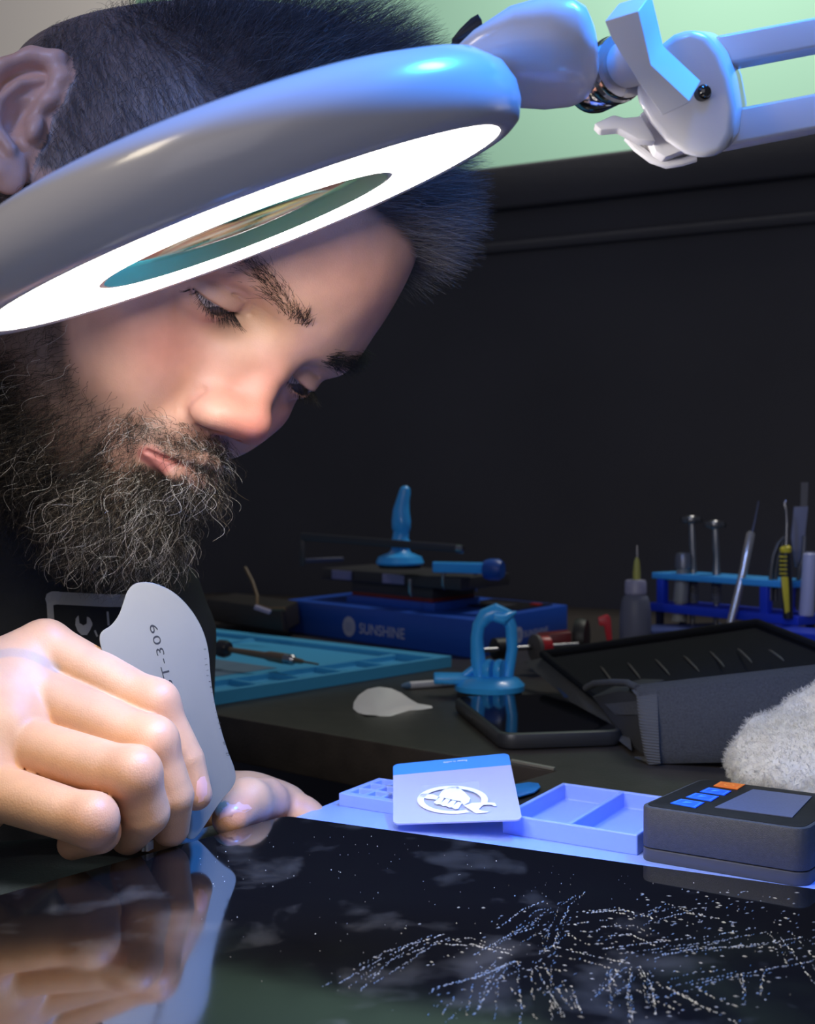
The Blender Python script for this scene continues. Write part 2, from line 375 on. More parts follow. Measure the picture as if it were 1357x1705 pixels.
def surface_nets(f, lo, hi, vox, B=8, keep=None):
    lo = np.asarray(lo, float); nb = np.ceil((np.asarray(hi) - lo) / (vox * B)).astype(int)
    I = np.stack(np.meshgrid(*[np.arange(n) for n in nb], indexing='ij'), -1).reshape(-1, 3)
    c = lo + (I + .5) * vox * B
    if keep is not None:
        k = keep(c); I, c = I[k], c[k]
    dist = np.concatenate([f(c[i:i + 200000]) for i in range(0, len(c), 200000)])
    I = I[np.abs(dist) < vox * B * .87 * 1.35 + .1]
    g = np.stack(np.meshgrid(*[np.arange(B + 1)] * 3, indexing='ij'), -1).reshape(-1, 3)
    D = np.empty((len(I), B + 1, B + 1, B + 1), np.float32)
    ch = 1500
    for i in range(0, len(I), ch):
        J = I[i:i + ch]
        P = lo + (J[:, None] * B + g[None]) * vox
        D[i:i + ch] = f(P.reshape(-1, 3)).reshape(len(J), B + 1, B + 1, B + 1)
    act = (D.min((1, 2, 3)) < 0) & (D.max((1, 2, 3)) > 0)
    I, D = I[act], D[act]
    neg = D < 0
    cor = [(a, b, c_) for a in (0, 1) for b in (0, 1) for c_ in (0, 1)]
    sl = lambda a: slice(a, B + a)
    cnt = sum(neg[:, sl(a), sl(b), sl(c_)].astype(np.int8) for a, b, c_ in cor)
    cell = np.argwhere((cnt > 0) & (cnt < 8))
    bi = cell[:, 0]; ijk = cell[:, 1:]
    acc = np.zeros((len(cell), 3)); num = np.zeros(len(cell))
    dv = {q: D[bi, ijk[:, 0] + q[0], ijk[:, 1] + q[1], ijk[:, 2] + q[2]] for q in cor}
    for p in cor:
        for ax in range(3):
            if p[ax] == 0:
                r = list(p); r[ax] = 1; r = tuple(r)
                a, b = dv[p], dv[r]; s = (a < 0) != (b < 0)
                t = np.where(s, a / np.where(s, a - b, 1), 0)
                pos = np.array(p, float)[None].repeat(len(cell), 0); pos[:, ax] += t
                acc[s] += pos[s]; num[s] += 1
    gi = I[bi] * B + ijk
    verts = lo + (gi + acc / num[:, None]) * vox
    N = nb * B + 2
    key = lambda q: (q[:, 0] * N[1] + q[:, 1]) * N[2] + q[:, 2]
    kk = key(gi); order = np.argsort(kk); ks = kk[order]
    def find(q):
        k = key(q); p = np.clip(np.searchsorted(ks, k), 0, len(ks) - 1)
        return np.where(ks[p] == k, order[p], -1)
    faces = []
    for ax in range(3):
        a0 = [slice(0, B)] * 3; a1 = list(a0); a1[ax] = slice(1, B + 1)
        s0, s1 = neg[(slice(None), *a0)], neg[(slice(None), *a1)]
        e = np.argwhere(s0 != s1); inside = s0[tuple(e.T)]
        G = I[e[:, 0]] * B + e[:, 1:]
        u, v = [(1, 2), (2, 0), (0, 1)][ax]
        du = np.zeros(3, int); du[u] = 1; dw = np.zeros(3, int); dw[v] = 1
        q = np.stack([find(G - du - dw), find(G - dw), find(G), find(G - du)], 1)
        q[~inside] = q[~inside][:, ::-1]
        faces.append(q[(q >= 0).all(1)])
    faces = np.concatenate(faces)
    for _ in range(2):                                          # settle onto the surface
        e = vox * .35
        G = np.stack([f(verts + np.eye(3)[i] * e) - f(verts - np.eye(3)[i] * e) for i in range(3)], 1) / (2 * e)
        l2 = (G * G).sum(1); dd = f(verts)
        verts = verts - np.clip(dd / np.maximum(l2, .15), -vox, vox)[:, None] * G
    return verts, faces
def np_mesh(name, v, f):
    me = bpy.data.meshes.new(name)
    me.vertices.add(len(v)); me.vertices.foreach_set('co', (np.asarray(v) * .01).astype(np.float32).ravel())
    k = f.shape[1]
    me.loops.add(f.size); me.loops.foreach_set('vertex_index', f.astype(np.int32).ravel())
    me.polygons.add(len(f)); me.polygons.foreach_set('loop_start', np.arange(0, f.size, k, dtype=np.int32))
    me.update(calc_edges=True); me.validate()
    return me
# ------------------------------------------------------------------ shape helpers for the objects
def slab_pts(o, ux, uy, w, d, r, n=6):                         # rounded rectangle, corner o, unit axes ux uy
    o, ux, uy = [np.asarray(q, float) for q in (o, ux, uy)]
    out = []
    for cx, cy, a0 in ((w - r, r, -90), (w - r, d - r, 0), (r, d - r, 90), (r, r, 180)):
        for k in range(n + 1):
            a = math.radians(a0 + 90 * k / n)
            out.append(o + ux * (cx + r * math.cos(a)) + uy * (cy + r * math.sin(a)))
    return out
def slab(mb, o, ux, uy, w, d, h, r, e=.1, up=(0, 0, 1)):       # slab with rounded corners and softened top and bottom edges
    up = np.asarray(up, float)
    rings = []
    for ins, z in ((e, 0), (e * .3, e * .3), (0, e), (0, h - e), (e * .3, h - e * .3), (e, h)):
        rings.append([p + up * z for p in slab_pts(np.asarray(o) + np.asarray(ux) * ins + np.asarray(uy) * ins, ux, uy, w - 2 * ins, d - 2 * ins, max(r - ins, .02))])
    n = len(rings[0]); vs = sum(rings, [])
    fs = [list(range(n))[::-1], list(range((len(rings) - 1) * n, len(rings) * n))]
    fs += [(i * n + k, i * n + (k + 1) % n, (i + 1) * n + (k + 1) % n, (i + 1) * n + k) for i in range(len(rings) - 1) for k in range(n)]
    return mb.add(vs, fs)
def steps(mb, o, ux, uy, xs, ys, H):                           # block landscape: cell (i, j) has its top at H[i][j]
    o, ux, uy = [np.asarray(q, float) for q in (o, ux, uy)]; Z = np.array([0, 0, 1.])
    P = lambda x, y, z: o + ux * x + uy * y + Z * z
    g = lambda i, j: H[i][j] if 0 <= i < len(xs) - 1 and 0 <= j < len(ys) - 1 else 0
    for i in range(len(xs) - 1):
        for j in range(len(ys) - 1):
            x0, x1, y0, y1, h = xs[i], xs[i + 1], ys[j], ys[j + 1], H[i][j]
            if h <= 0: continue
            mb.add([P(x0, y0, h), P(x1, y0, h), P(x1, y1, h), P(x0, y1, h)], [(0, 1, 2, 3)])
            mb.add([P(x0, y0, 0), P(x1, y0, 0), P(x1, y1, 0), P(x0, y1, 0)], [(3, 2, 1, 0)])
            for di, dj, a, b in ((-1, 0, (x0, y0), (x0, y1)), (1, 0, (x1, y1), (x1, y0)), (0, -1, (x1, y0), (x0, y0)), (0, 1, (x0, y1), (x1, y1))):
                q = g(i + di, j + dj)
                if h > q: mb.add([P(*a, q), P(*b, q), P(*b, h), P(*a, h)], [(0, 1, 2, 3)])
    return mb
def loft(mb, secs, n=32, pw=2.4):                              # sections (centre, half axis A, half axis B), superelliptic
    vs = []
    for c, a, b in secs:
        for k in range(n):
            t = 2 * math.pi * k / n; cs, sn = math.cos(t), math.sin(t)
            x = math.copysign(abs(cs) ** (2 / pw), cs); y = math.copysign(abs(sn) ** (2 / pw), sn)
            vs.append(np.asarray(c) + np.asarray(a) * x + np.asarray(b) * y)
    m = len(secs)
    fs = [(i * n + k, i * n + (k + 1) % n, (i + 1) * n + (k + 1) % n, (i + 1) * n + k) for i in range(m - 1) for k in range(n)]
    fs += [list(range(n))[::-1], list(range((m - 1) * n, m * n))]
    return mb.add(vs, fs)
def text_on(name, s, o, ux, uy, h, m, parent, bold=0., ex=.01, spacing=1.0, xs=1.0, fit=None):   # lettering: o = lower left, ux along, uy up, cap height h (cm)
    cu = bpy.data.curves.new(name, 'FONT'); cu.body = s; cu.size = 1.0; cu.offset = bold; cu.space_character = spacing
    ob = bpy.data.objects.new(name, cu); COL.objects.link(ob)
    bpy.context.view_layer.update()
    me = bpy.data.meshes.new_from_object(ob.evaluated_get(bpy.context.evaluated_depsgraph_get()))
    bpy.data.objects.remove(ob); bpy.data.curves.remove(cu)
    o, ux, uy = [np.asarray(q, float) for q in (o, ux, uy)]; n = np.cross(ux, uy); n /= np.linalg.norm(n)
    k = h / .7
    if fit: xs = fit / (k * max(v.co.x for v in me.vertices))
    for v in me.vertices:
        v.co = V(o + ux * v.co.x * k * xs + uy * v.co.y * k + n * ex) * .01
    for i in range(len(me.materials)): me.materials.pop()
    return link(name, me, m, parent, False)
def unit(v): v = np.asarray(v, float); return v / np.linalg.norm(v)
def flat(mb, pts, th=.01, up=(0, 0, 1)):
    return mb.prism(pts, np.asarray(up, float) * th)
Zv = np.array([0, 0, 1.])

# ------------------------------------------------------------------ the setting
M_black = mat('black_panel', (.058, .058, .070), .75, bump=.25, bscale=90, var=.25, vscale=4)
M_green = mat('green_wall', (.26, .46, .36), .9, var=.06, vscale=1.5)
M_beige = mat('beige_wall', (.80, .74, .70), .9)
M_desk = mat('desk_laminate', (.030, .024, .020), .45, bump=.2, bscale=500, var=.5, vscale=60)
def struct(mb, name, m, **k):
    o = mb.build(name, m, **k); o['kind'] = 'structure'; return o
wa, wb = at(1357, 215, 150.), at(810, 285, 169.)
wd = unit([wb[0] - wa[0], wb[1] - wa[1], 0]); wn = np.array([wd[1], -wd[0], 0]);
if wn[1] > 0: wn = -wn
wz = wa[2]
w0 = np.array([wa[0], wa[1], 0]) - wd * 60; wl = 250
struct(MB().box(w0 + Zv * -75, wd * wl, -wn * 4, Zv * (75 + wz - 6)), 'wall_right', M_black, smooth=False)
struct(MB().rbox(w0 + wd * wl / 2 + Zv * (wz - 3) + wn * -1.5, (wd * wl / 2, wn * 3.2, Zv * 3), .5), 'trim_1', M_black)
struct(MB().rbox(w0 + wd * wl / 2 + Zv * (wz - 11) + wn * .1, (wd * wl / 2, wn * .7, Zv * .8), .3), 'trim_2', M_black)
struct(MB().box((-60, 262, -75), (330, -60, 0), (1, 6, 0), (0, 0, 330)), 'wall_back', M_green, smooth=False)
struct(MB().box((-300, 250, -75), (241, 6, 0), (0, 6, 0), (0, 0, 330)), 'wall_left', M_beige, smooth=False)
struct(MB().box((-300, -40, -76), (600, 0, 0), (0, 330, 0), (0, 0, 1)), 'floor', mat('dark_floor', (.02, .02, .022), .7, var=.3, vscale=3), smooth=False)

dk = thing('desk', (20, 60, -75), 'dark brown laminate corner desk wrapping round to the black partition', 'desk')
wl2 = w0 + wd * 150 + wn * .6; wr2 = w0 + wn * .6
dp = [wr2, wl2, np.array([-62, 132, 0]), on(360, 1190), on(760, 1258), on(925, 1283), on(857, 1303), on(700, 1345), np.array([-4, 50.5, 0]), np.array([-42, 50.5, 0]), np.array([-42, 6, 0]), np.array([75, 6, 0])]
MB().prism([p * [1, 1, 0] + Zv * -3 for p in dp], Zv * 3).build('desktop', M_desk, dk, bevel=.15)
for p in ((-38, 46, 0), (70, 12, 0), (0, 150, 0), (52, 130, 0)):
    MB().box(np.array(p) + [-2, -2, -75], (4, 0, 0), (0, 4, 0), (0, 0, 72)).build('desk_leg', M_black, dk)

# ------------------------------------------------------------------ the magnifying lamp
M_white = mat('white_plastic', (.86, .84, .87), .22, coat=.3)
M_whitem = mat('white_matt_plastic', (.80, .78, .80), .45)
M_chrome = mat('chrome', (.55, .53, .52), .12, metal=1)
M_darkpl = mat('black_plastic', (.015, .015, .018), .35)
M_ring = mat('lit_diffuser', (.9, .9, .9), .6, emit=(1.0, .945, .88), es=RING_EMIT)
LK = 1.12
def la(px, py, d): return at(px, py, d * LK)
lc = la(CX + F * -4.386 / 33, CY - F * 7.644 / 33, 33.)
ln = CW @ unit([.3589, .1605, -.9195])                          # the way the lamp shines
lu = unit(np.cross(ln, [0, 1., 0])); lu = lu if lu[0] > 0 else -lu
lu = unit(np.array([1, 0, 0]) - ln * ln[0]); lv = np.cross(lu, ln); lup = -ln
if lv[1] < 0: lv = -lv
lamp = thing('magnifying_lamp', (lc[0], lc[1], 0), 'white ring magnifying lamp with a lit ring on a jointed arm over the bent head', 'lamp')
prof = [(r * LK, h * LK) for r, h in [(7.42, .0), (7.7, -.02), (7.95, .12), (8.16, .55), (8.2, 1.0), (8.05, 1.5), (7.6, 1.95), (6.8, 2.2), (5.8, 2.25), (4.8, 2.1), (4.35, 1.8), (4.18, 1.3), (4.14, .05), (4.3, .05), (4.3, .7), (7.3, .7), (7.3, .05)]]
MB().lathe(lc, lup, prof, 128, closed=True, up=lu).build('ring_housing', M_white, lamp, auto=50)
MB().lathe(lc, lup, [(r * LK, h * LK) for r, h in ((4.3, .04), (7.36, .02), (7.36, .2), (4.3, .2))], 128, closed=True, up=lu).build('lit_ring', M_ring, lamp)
lens = [(0.01, .15)] + [(4.13 * k / 10, .15 + .35 * (k / 10) ** 2) for k in range(1, 11)] + [(4.13 * k / 10, 1.05 - .35 * (k / 10) ** 2) for k in range(10, 0, -1)] + [(.01, 1.05)]
M_lens = mat('lens_glass', (.45, .95, .34), .02, trans=1.0, ior=1.5)  # green tint stands in for the green wall seen through the lens
MB().lathe(lc, lup, [(r * LK, h * LK) for r, h in lens], 96, up=lu).build('lens', M_lens, lamp)
le = lc + (-lu * 7.6 + lup * 1.75) * LK                                # lid hinge boss on the far left of the ring
loft(MB(), [(le + lu * s * LK, lv * w_ * LK, lup * h_ * LK) for s, w_, h_ in ((-1.2, .5, .2), (-1.0, 1.3, .55), (-.2, 1.5, .8), (.6, 1.3, .7), (1.2, .6, .3))]).build('cover_hinge', M_white, lamp)
def q(px, py, d): return la(px, py, d)
dn = 34.2
ax_up = unit(la(940, 0, dn) - la(955, 100, dn)); ax_d = np.array([0, 1., 0])
secs = []
for px, py, hh, hd in ((715, 150, 8, .6), (740, 138, 24, 1.4), (790, 117, 46, 1.9), (850, 98, 66, 2.1), (905, 92, 77, 2.1), (945, 89, 77, 2.0), (970, 92, 68, 1.75), (981, 97, 52, 1.4), (985, 100, 30, .9)):
    secs.append((la(px, py, dn), ax_up * hh * dn * LK / F, ax_d * hd * LK))
loft(MB(), secs, 48, 2.5).build('lamp_neck', M_white, lamp, auto=60)
sw = MB(); s0, s1 = la(752, 76, 34.4), la(800, 50, 34.4); sa = unit(s1 - s0)
loft(sw, [(s0 + sa * t * np.linalg.norm(s1 - s0) + ax_up * b, ax_up * h_, ax_d * .55) for t, h_, b in ((0, .05, 0), (.3, .25, .02), (.7, .38, .05), (.95, .38, .06), (1.02, .2, .02))], 20, 3).build('power_switch', M_darkpl, lamp)
c0, c1 = la(985, 138, 35.2), la(1042, 108, 33.6); ca = unit(c1 - c0); cl = np.linalg.norm(c1 - c0)
MB().lathe(c0, ca, [(r * LK, h) for r, h in ((.55, -.3), (.86, -.1), (.9, .1), (.9, cl * .45), (.84, cl * .5), (.9, cl * .56), (.93, cl * .66), (.93, cl * .76), (.86, cl * .8), (.9, cl * .85), (.88, cl * .95), (.6, cl))], 48).build('metal_collar', M_chrome, lamp)
MB().lathe(c0 + ca * cl, ca, [(.7, -.05), (.74, .2), (.74, .7), (.56, 1.05), (.34, 1.25)], 32).build('collar_boss', M_whitem, lamp)
kp = [(1007, 35), (1063, 18), (1073, 60), (1084, 108), (1148, 168), (1146, 172), (1103, 192), (1068, 144), (1037, 95), (1018, 64)]
kd = 32.0; kv = la(1100 + 20, 100 - 31, kd + 1.1) - la(1100, 100, kd)
MB().prism([la(x, y, kd) for x, y in kp], kv).build('wing_knob', M_whitem, lamp, bevel=.09, seg=3)
jp = [(1092, 80), (1120, 58), (1150, 48), (1178, 58), (1200, 88), (1216, 130), (1225, 180), (1220, 225), (1203, 255), (1172, 266), (1140, 258), (1106, 235), (1080, 205), (1062, 172), (1056, 150), (1066, 118)]
jb = MB().prism([la(x, y, 33.4) for x, y in jp], la(1150 + 26, 150 - 6, 36.4) - la(1150, 150, 33.4))
jb.build('joint_block', M_white, lamp, bevel=.42, seg=5, auto=60)
MB().lathe(la(1173, 153, 33.25), unit([.25, -1, .05]), [(.0101, .16), (.1, .15), (.17, .11), (.2, .03), (.24, .0), (.24, -.3)][::-1], 24).build('hinge_screw', mat('dark_chrome', (.12, .12, .12), .1, metal=1), lamp)
bx = [(1190, 92), (2400, -137)], [(1200, 220), (2400, -10)]
for k, ((a, b), w_) in enumerate(zip(bx, (25, 29))):
    p0, p1 = la(*a, 35.4), la(*b, 37.5); dv_ = (p1 - p0) / 2; uu = unit(np.cross(dv_, [0, 1., 0])); uu = uu if uu[2] > 0 else -uu
    MB().rbox((p0 + p1) / 2, (dv_, uu * w_ * 35.4 * LK / F, unit(np.cross(dv_, uu)) * .45), .12).build('arm_bar', M_white, lamp)
pe = la(2400, -70, 37.5)
MB().lathe((pe[0], pe[1], 0), (0, 0, 1), [(2.2, 0), (2.2, 1.2), (.8, 1.4), (.8, pe[2] + 2.2), (.5, pe[2] + 2.6)], 24).build('arm_post', M_white, lamp)
MB().prism([la(x, y, 34.2) for x, y in ((1066, 190), (1078, 180), (1150, 246), (1108, 262), (1092, 252))], np.array([0, .8, 0])).build('spring_plate', M_whitem, lamp, bevel=.05)
MB().prism([la(x, y, 33.4) for x, y in ((989, 206), (1022, 191), (1040, 196), (1068, 193), (1086, 222), (1092, 235), (1062, 232), (1030, 214), (1000, 217))], np.array([.1, .9, .1])).build('release_tab', M_whitem, lamp, bevel=.06)
MB().tube([la(*p, 34.8) for p in ((1044, 228), (1060, 246), (1085, 265), (1110, 274), (1135, 270), (1158, 263))], .14, 10).build('wire_bracket', M_whitem, lamp)
MB().tube([la(*p, 34.9) for p in ((1062, 240), (1085, 257), (1110, 266), (1140, 262))], .12, 10).build('return_spring', M_chrome, lamp)

# ------------------------------------------------------------------ the tablet under repair
M_glass = mat('black_glass', (.004, .004, .005), .055, spec=.95, coat=.2)
nt = M_glass.node_tree; b_ = nt.nodes['Principled BSDF']; tc = nt.nodes.new('ShaderNodeTexCoord')
def noise(nt, sc, det=5, src=None, dist=0.):
    n = nt.nodes.new('ShaderNodeTexNoise'); n.inputs['Scale'].default_value = sc; n.inputs['Detail'].default_value = det; n.inputs['Distortion'].default_value = dist
    if src is not None: nt.links.new(src, n.inputs['Vector'])
    return n
def ramp(nt, src, stops):
    r = nt.nodes.new('ShaderNodeValToRGB'); nt.links.new(src, r.inputs[0])
    while len(r.color_ramp.elements) < len(stops): r.color_ramp.elements.new(.5)
    for e, (p, c) in zip(r.color_ramp.elements, stops): e.position = p; e.color = (*c, 1) if hasattr(c, '__len__') else (c, c, c, 1)
    return r
sm = ramp(nt, noise(nt, 34, 8, tc.outputs['Object'], .25).outputs['Fac'], [(.55, (.004, .004, .005)), (.75, (.05, .048, .046))])
nt.links.new(sm.outputs[0], b_.inputs['Base Color'])
sr = ramp(nt, noise(nt, 14, 5, tc.outputs['Object'], .8).outputs['Fac'], [(.4, .04), (.75, .16)])
nt.links.new(sr.outputs[0], b_.inputs['Roughness'])
TZ = 1.0
tA = on(475, 1358, TZ); tR = unit(on(1357, 1480, TZ) - tA); tL = unit(on(0, 1490, TZ) - tA)
tab = thing('tablet', (tA + tR * 13 + tL * 13) * [1, 1, 0] + Zv * .35, 'black glass tablet with a shattered dusty screen lying face up in the foreground', 'tablet')
tq = [tA, tA + tR * 28, tA + tR * 28 + tL * 27, tA + tL * 27]
def inset_poly(mb, quad, r, z0, z1):
    pts = []
    for i in range(4):
        p, a, b = quad[i], unit(quad[i - 1] - quad[i]), unit(quad[(i + 1) % 4] - quad[i])
        for k in range(7):
            t = k / 6; pts.append(p + a * r * (1 - t) ** 2 + b * r * t ** 2)
    pts = [p * [1, 1, 0] + Zv * z0 for p in pts]
    return mb.prism(pts, Zv * (z1 - z0))
inset_poly(MB(), tq, .5, TZ - .12, TZ).build('screen_glass', M_glass, tab, smooth=False, bevel=.02)
inset_poly(MB(), tq, .55, .34, TZ - .13).build('tablet_body', mat('grey_aluminium', (.05, .05, .055), .45, metal=.6), tab, bevel=.1)
rng = random.Random(5)
M_flake = mat('glass_flakes', (.80, .79, .74), .7)
cb = MB()
def sliver(mb, p, a, l, w):                                    # a thin raised splinter of glass
    d_ = np.array([math.cos(a), math.sin(a), 0]); n_ = np.array([-d_[1], d_[0], 0])
    h = .012 + .02 * rng.random()
    mb.add([p - d_ * l, p - n_ * w, p + d_ * l, p + n_ * w, p + Zv * h], [(0, 1, 4), (1, 2, 4), (2, 3, 4), (3, 0, 4)])
def crack(mb, pts, w=.008, gap=.18):
    P = [on(x, y, TZ + .002) for x, y in pts]
    for i in range(len(P) - 1):
        v = P[i + 1] - P[i]; L = np.linalg.norm(v); n = max(2, int(L / .11)); a = math.atan2(v[1], v[0])
        for k in range(n):
            if rng.random() < gap: continue
            p = P[i] + v * (k + .5) / n + np.array([rng.gauss(0, .02), rng.gauss(0, .02), 0])
            sliver(mb, p, a + rng.gauss(0, .35), L / n * rng.uniform(.3, .6), w * rng.uniform(.5, 1.5))
CR = [[(922, 1575), (930, 1545), (950, 1505), (975, 1485)], [(890, 1590), (920, 1575), (980, 1590), (1050, 1605)], [(850, 1605), (820, 1640), (790, 1690)],
      [(862, 1605), (866, 1650), (868, 1705)], [(890, 1610), (915, 1650), (945, 1700)], [(1040, 1610), (1010, 1640), (985, 1665)], [(1050, 1610), (1048, 1650), (1055, 1700)],
      [(1065, 1610), (1085, 1640), (1092, 1690)], [(860, 1600), (800, 1625), (740, 1640), (715, 1650)], [(855, 1590), (790, 1575), (740, 1572)], [(905, 1500), (870, 1515), (830, 1545)],
      [(890, 1545), (840, 1560), (790, 1590)], [(1100, 1590), (1160, 1580), (1240, 1575), (1340, 1560)], [(1090, 1575), (1050, 1555), (1000, 1560)], [(1150, 1640), (1220, 1625), (1300, 1610), (1357, 1600)],
      [(1120, 1650), (1180, 1680), (1230, 1705)], [(1235, 1620), (1240, 1670)], [(1300, 1560), (1330, 1600), (1357, 1640)], [(700, 1570), (650, 1600), (600, 1650)], [(740, 1555), (680, 1575), (610, 1610), (560, 1640)],
      [(975, 1520), (1040, 1515), (1090, 1530)], [(1000, 1580), (1080, 1570), (1170, 1560), (1260, 1545)], [(1080, 1535), (1140, 1520), (1200, 1530)], [(760, 1660), (735, 1690)], [(950, 1640), (970, 1690)]]
for c in CR: crack(cb, c)
for c in CR:
    for k in range(3):
        ox, oy, s_ = rng.gauss(0, 26), rng.gauss(0, 9), rng.uniform(.5, 1.0)
        crack(cb, [(c[0][0] + ox + (x - c[0][0]) * s_ + rng.gauss(0, 5), min(1704, max(1490, c[0][1] + oy + (y - c[0][1]) * s_ + rng.gauss(0, 4)))) for x, y in c], .0045, .4)
for k in range(380):                                           # splintered patches
    cx, cy, sx, sy = rng.choice([(1180, 1570, 90, 28), (1290, 1560, 70, 35), (1060, 1540, 90, 22), (1150, 1665, 60, 22), (980, 1600, 110, 30), (1200, 1500, 80, 14), (850, 1560, 110, 35)])
    x, y = rng.gauss(cx, sx), rng.gauss(cy, sy)
    if y < 1483 + 0 or y > 1705 or y < 1365 + (x - 475) * .14: continue
    sliver(cb, on(x, y, TZ + .002), rng.uniform(-.6, .9), rng.uniform(.02, .10), rng.uniform(.003, .008))
cr = cb.build('screen_cracks', M_flake, tab, smooth=False)
db = MB()
for k in range(300):
    x, y = rng.uniform(330, 1357), 1365 + abs(rng.gauss(0, 1)) * 130
    if y < 1372 + max(0, (x - 475)) * .139 + max(0, 475 - x) * .3 or y > 1705: continue
    s = rng.choice((.008, .009, .012, .012, .016, .026)); p = on(x, y, TZ + .002)
    sliver(db, p, rng.uniform(0, 6), s, s * .6)
du = db.build('dust_specks', M_flake, tab, smooth=False); du['kind'] = 'stuff'
fb = MB()
for x in (226, 236, 243):
    fb.box(on(x, 1418, TZ), (.09, .02, 0), (.12, .4, 0), (0, 0, .35))
fb.build('ribbon_cable', mat('white_stripe', (.7, .7, .7), .4), tab)

# ------------------------------------------------------------------ front silicone mat with trays
M_sil = mat('blue_silicone', (.27, .40, .95), .42, spec=.5)
f0, f1, f2 = on(564, 1342, .3), on(836, 1388, .3), on(1062, 1425, .3)
mu = unit(f2 - f0); bk = on(937, 1303, 1.15) * [1, 1, 0]
mv = np.array([-mu[1], mu[0], 0]); mv = mv if mv[1] > 0 else -mv
fr_ = (f1 * [1, 1, 0]); vb = bk - fr_
mvs = unit(vb)
L2 = np.linalg.norm(f2 - f1); LB = np.linalg.norm(vb)
base = f0 * [1, 1, 0]
smt = thing('silicone_mat', base, 'pale blue silicone work mat with raised parts trays behind the shattered tablet', 'work mat')
mp = [base - mu * .2 + mvs * .4, base + mu * (L2 + np.linalg.norm(f1 - f0) + 14) + mvs * .4, base + mu * 33 - mv * 16, base + mu * 3 - mv * 14, base - mu * .9 - mvs * 1.2]
mp = [on(566, 1331, .3), base + mu * 27 + mvs * 5, base + mu * 27 - mv * 14, base + mu * 2 - mv * 14, on(490, 1362, .3)]
MB().prism([p * [1, 1, 0] + Zv * .02 for p in mp], Zv * .3).build('mat_sheet', M_sil, smt, bevel=.05)
# small-cell tray on the left
xs = [0, .35]; 
for k in range(4): xs += [xs[-1] + .75, xs[-1] + .95]
ys = [0, .45]
for k in range(3): ys += [ys[-1] + .8, ys[-1] + 1.05]
H = [[(.35 if i % 2 == 1 and j % 2 == 1 else .62) for j in range(len(ys) - 1)] for i in range(len(xs) - 1)]
H = [[.62 if (i in (0,) or j in (0,)) else H[i][j] for j in range(len(ys) - 1)] for i in range(len(xs) - 1)]
steps(MB(), base + Zv * .3, mu, mvs, xs, ys, H).build('bit_tray', M_sil, smt, smooth=False, bevel=.05)
w2 = L2 / 2
xs = [0, .22, w2 - .12, w2 + .12, L2 - .22, L2, L2 + .3, L2 + w2 + 1.5, L2 + w2 + 1.8]; ys = [0, .22, LB - .22, LB]
H = [[(.12 if (i in (1, 3, 6) and j == 1) else (.86 if i != 5 else .1)) for j in range(3)] for i in range(len(xs) - 1)]
xs, H = xs[:6], H[:5]
steps(MB(), fr_ + Zv * .3, mu, mvs, xs, ys, H).build('parts_tray', M_sil, smt, smooth=False, bevel=.06)
gm = thing('desk_mat', on(60, 1460), 'dark slate desk mat under the little finger at the left edge', 'desk mat')
MB().prism([p for p in (on(-60, 1415, .02), on(330, 1392, .02), base - mu * 2.5 - mv * 1.2, base + mu * 1.5 - mv * 14, np.array([-32, 20, .02]), np.array([-36, 46, .02]))], Zv * .28).build('mat_sheet', mat('slate_rubber', (.06, .078, .09), .6, bump=.3, bscale=900, var=.2, vscale=300), gm)

# ------------------------------------------------------------------ plastic card with a logo
M_frost = mat('frosted_plastic', (.62, .64, .86), .45, trans=.35, ior=1.2)
M_cblue = mat('card_blue', (.06, .30, .95), .4)
M_print = mat('white_print', (.92, .92, .95), .5)
BL, BR, TL = on(655, 1374, .62), on(870, 1367, 1.22), on(655, 1275, 1.85)
TR = on(847, 1256, 2.4)
cn = unit(np.cross(BR - BL, TL - BL)); cn = cn if cn[2] > 0 else -cn
card = thing('plastic_card', (BL + BR) / 2, 'frosted plastic card with blue header and fist emblem leaning on the trays', 'card')
def cq(u, v, lift=0.): return (BL * (1 - u) * (1 - v) + BR * u * (1 - v) + TL * (1 - u) * v + TR * u * v) + cn * lift
def card_poly(v0, v1, rt, rb):
    pts = []
    for (cu_, cv_, r, a0) in ((1, v0, rb, -90), (1, v1, rt, 0), (0, v1, rt, 90), (0, v0, rb, 180)):
        for k in range(5):
            a = math.radians(a0 + 90 * k / 4); sx, sy = (1 if cu_ else -1), (1 if cv_ == v1 else -1)
            pts.append(cq(cu_ - sx * r + r * math.cos(a), cv_ - sy * r + r * math.sin(a)))
    return pts
MB().prism(card_poly(0, .80, .001, .05), cn * .07).build('card_body', M_frost, card)
MB().prism(card_poly(.802, 1, .05, .001), cn * .07).build('card_header', M_cblue, card)
lg = MB()
def ring2d(mb, cx, cy, rx, ry, w, a0=0, a1=360, n=40):
    vs = []; m = n + 1
    for k in range(m):
        a = math.radians(a0 + (a1 - a0) * k / n)
        for f_ in (1, 1 - w): vs.append(cq(cx + rx * f_ * math.cos(a), cy + ry * f_ * math.sin(a), .075))
    mb.add(vs, [(2 * k, 2 * k + 1, 2 * k + 3, 2 * k + 2) for k in range(n)])
def px_card(x, y):                                             # logo outline given in photo pixels, solved onto the card
    p = on(x, y, 1.3)
    r = unit(p - np.array([0, 0, HC])); t = ((BL + cn * .075 - np.array([0, 0, HC])) @ cn) / (r @ cn)
    return np.array([0, 0, HC]) + r * t
def lpoly(mb, pts): mb.add([px_card(x, y) for x, y in pts], [list(range(len(pts)))])
Z5 = lambda x, y: (640 + x * .1916, 1240 + y * .1916)
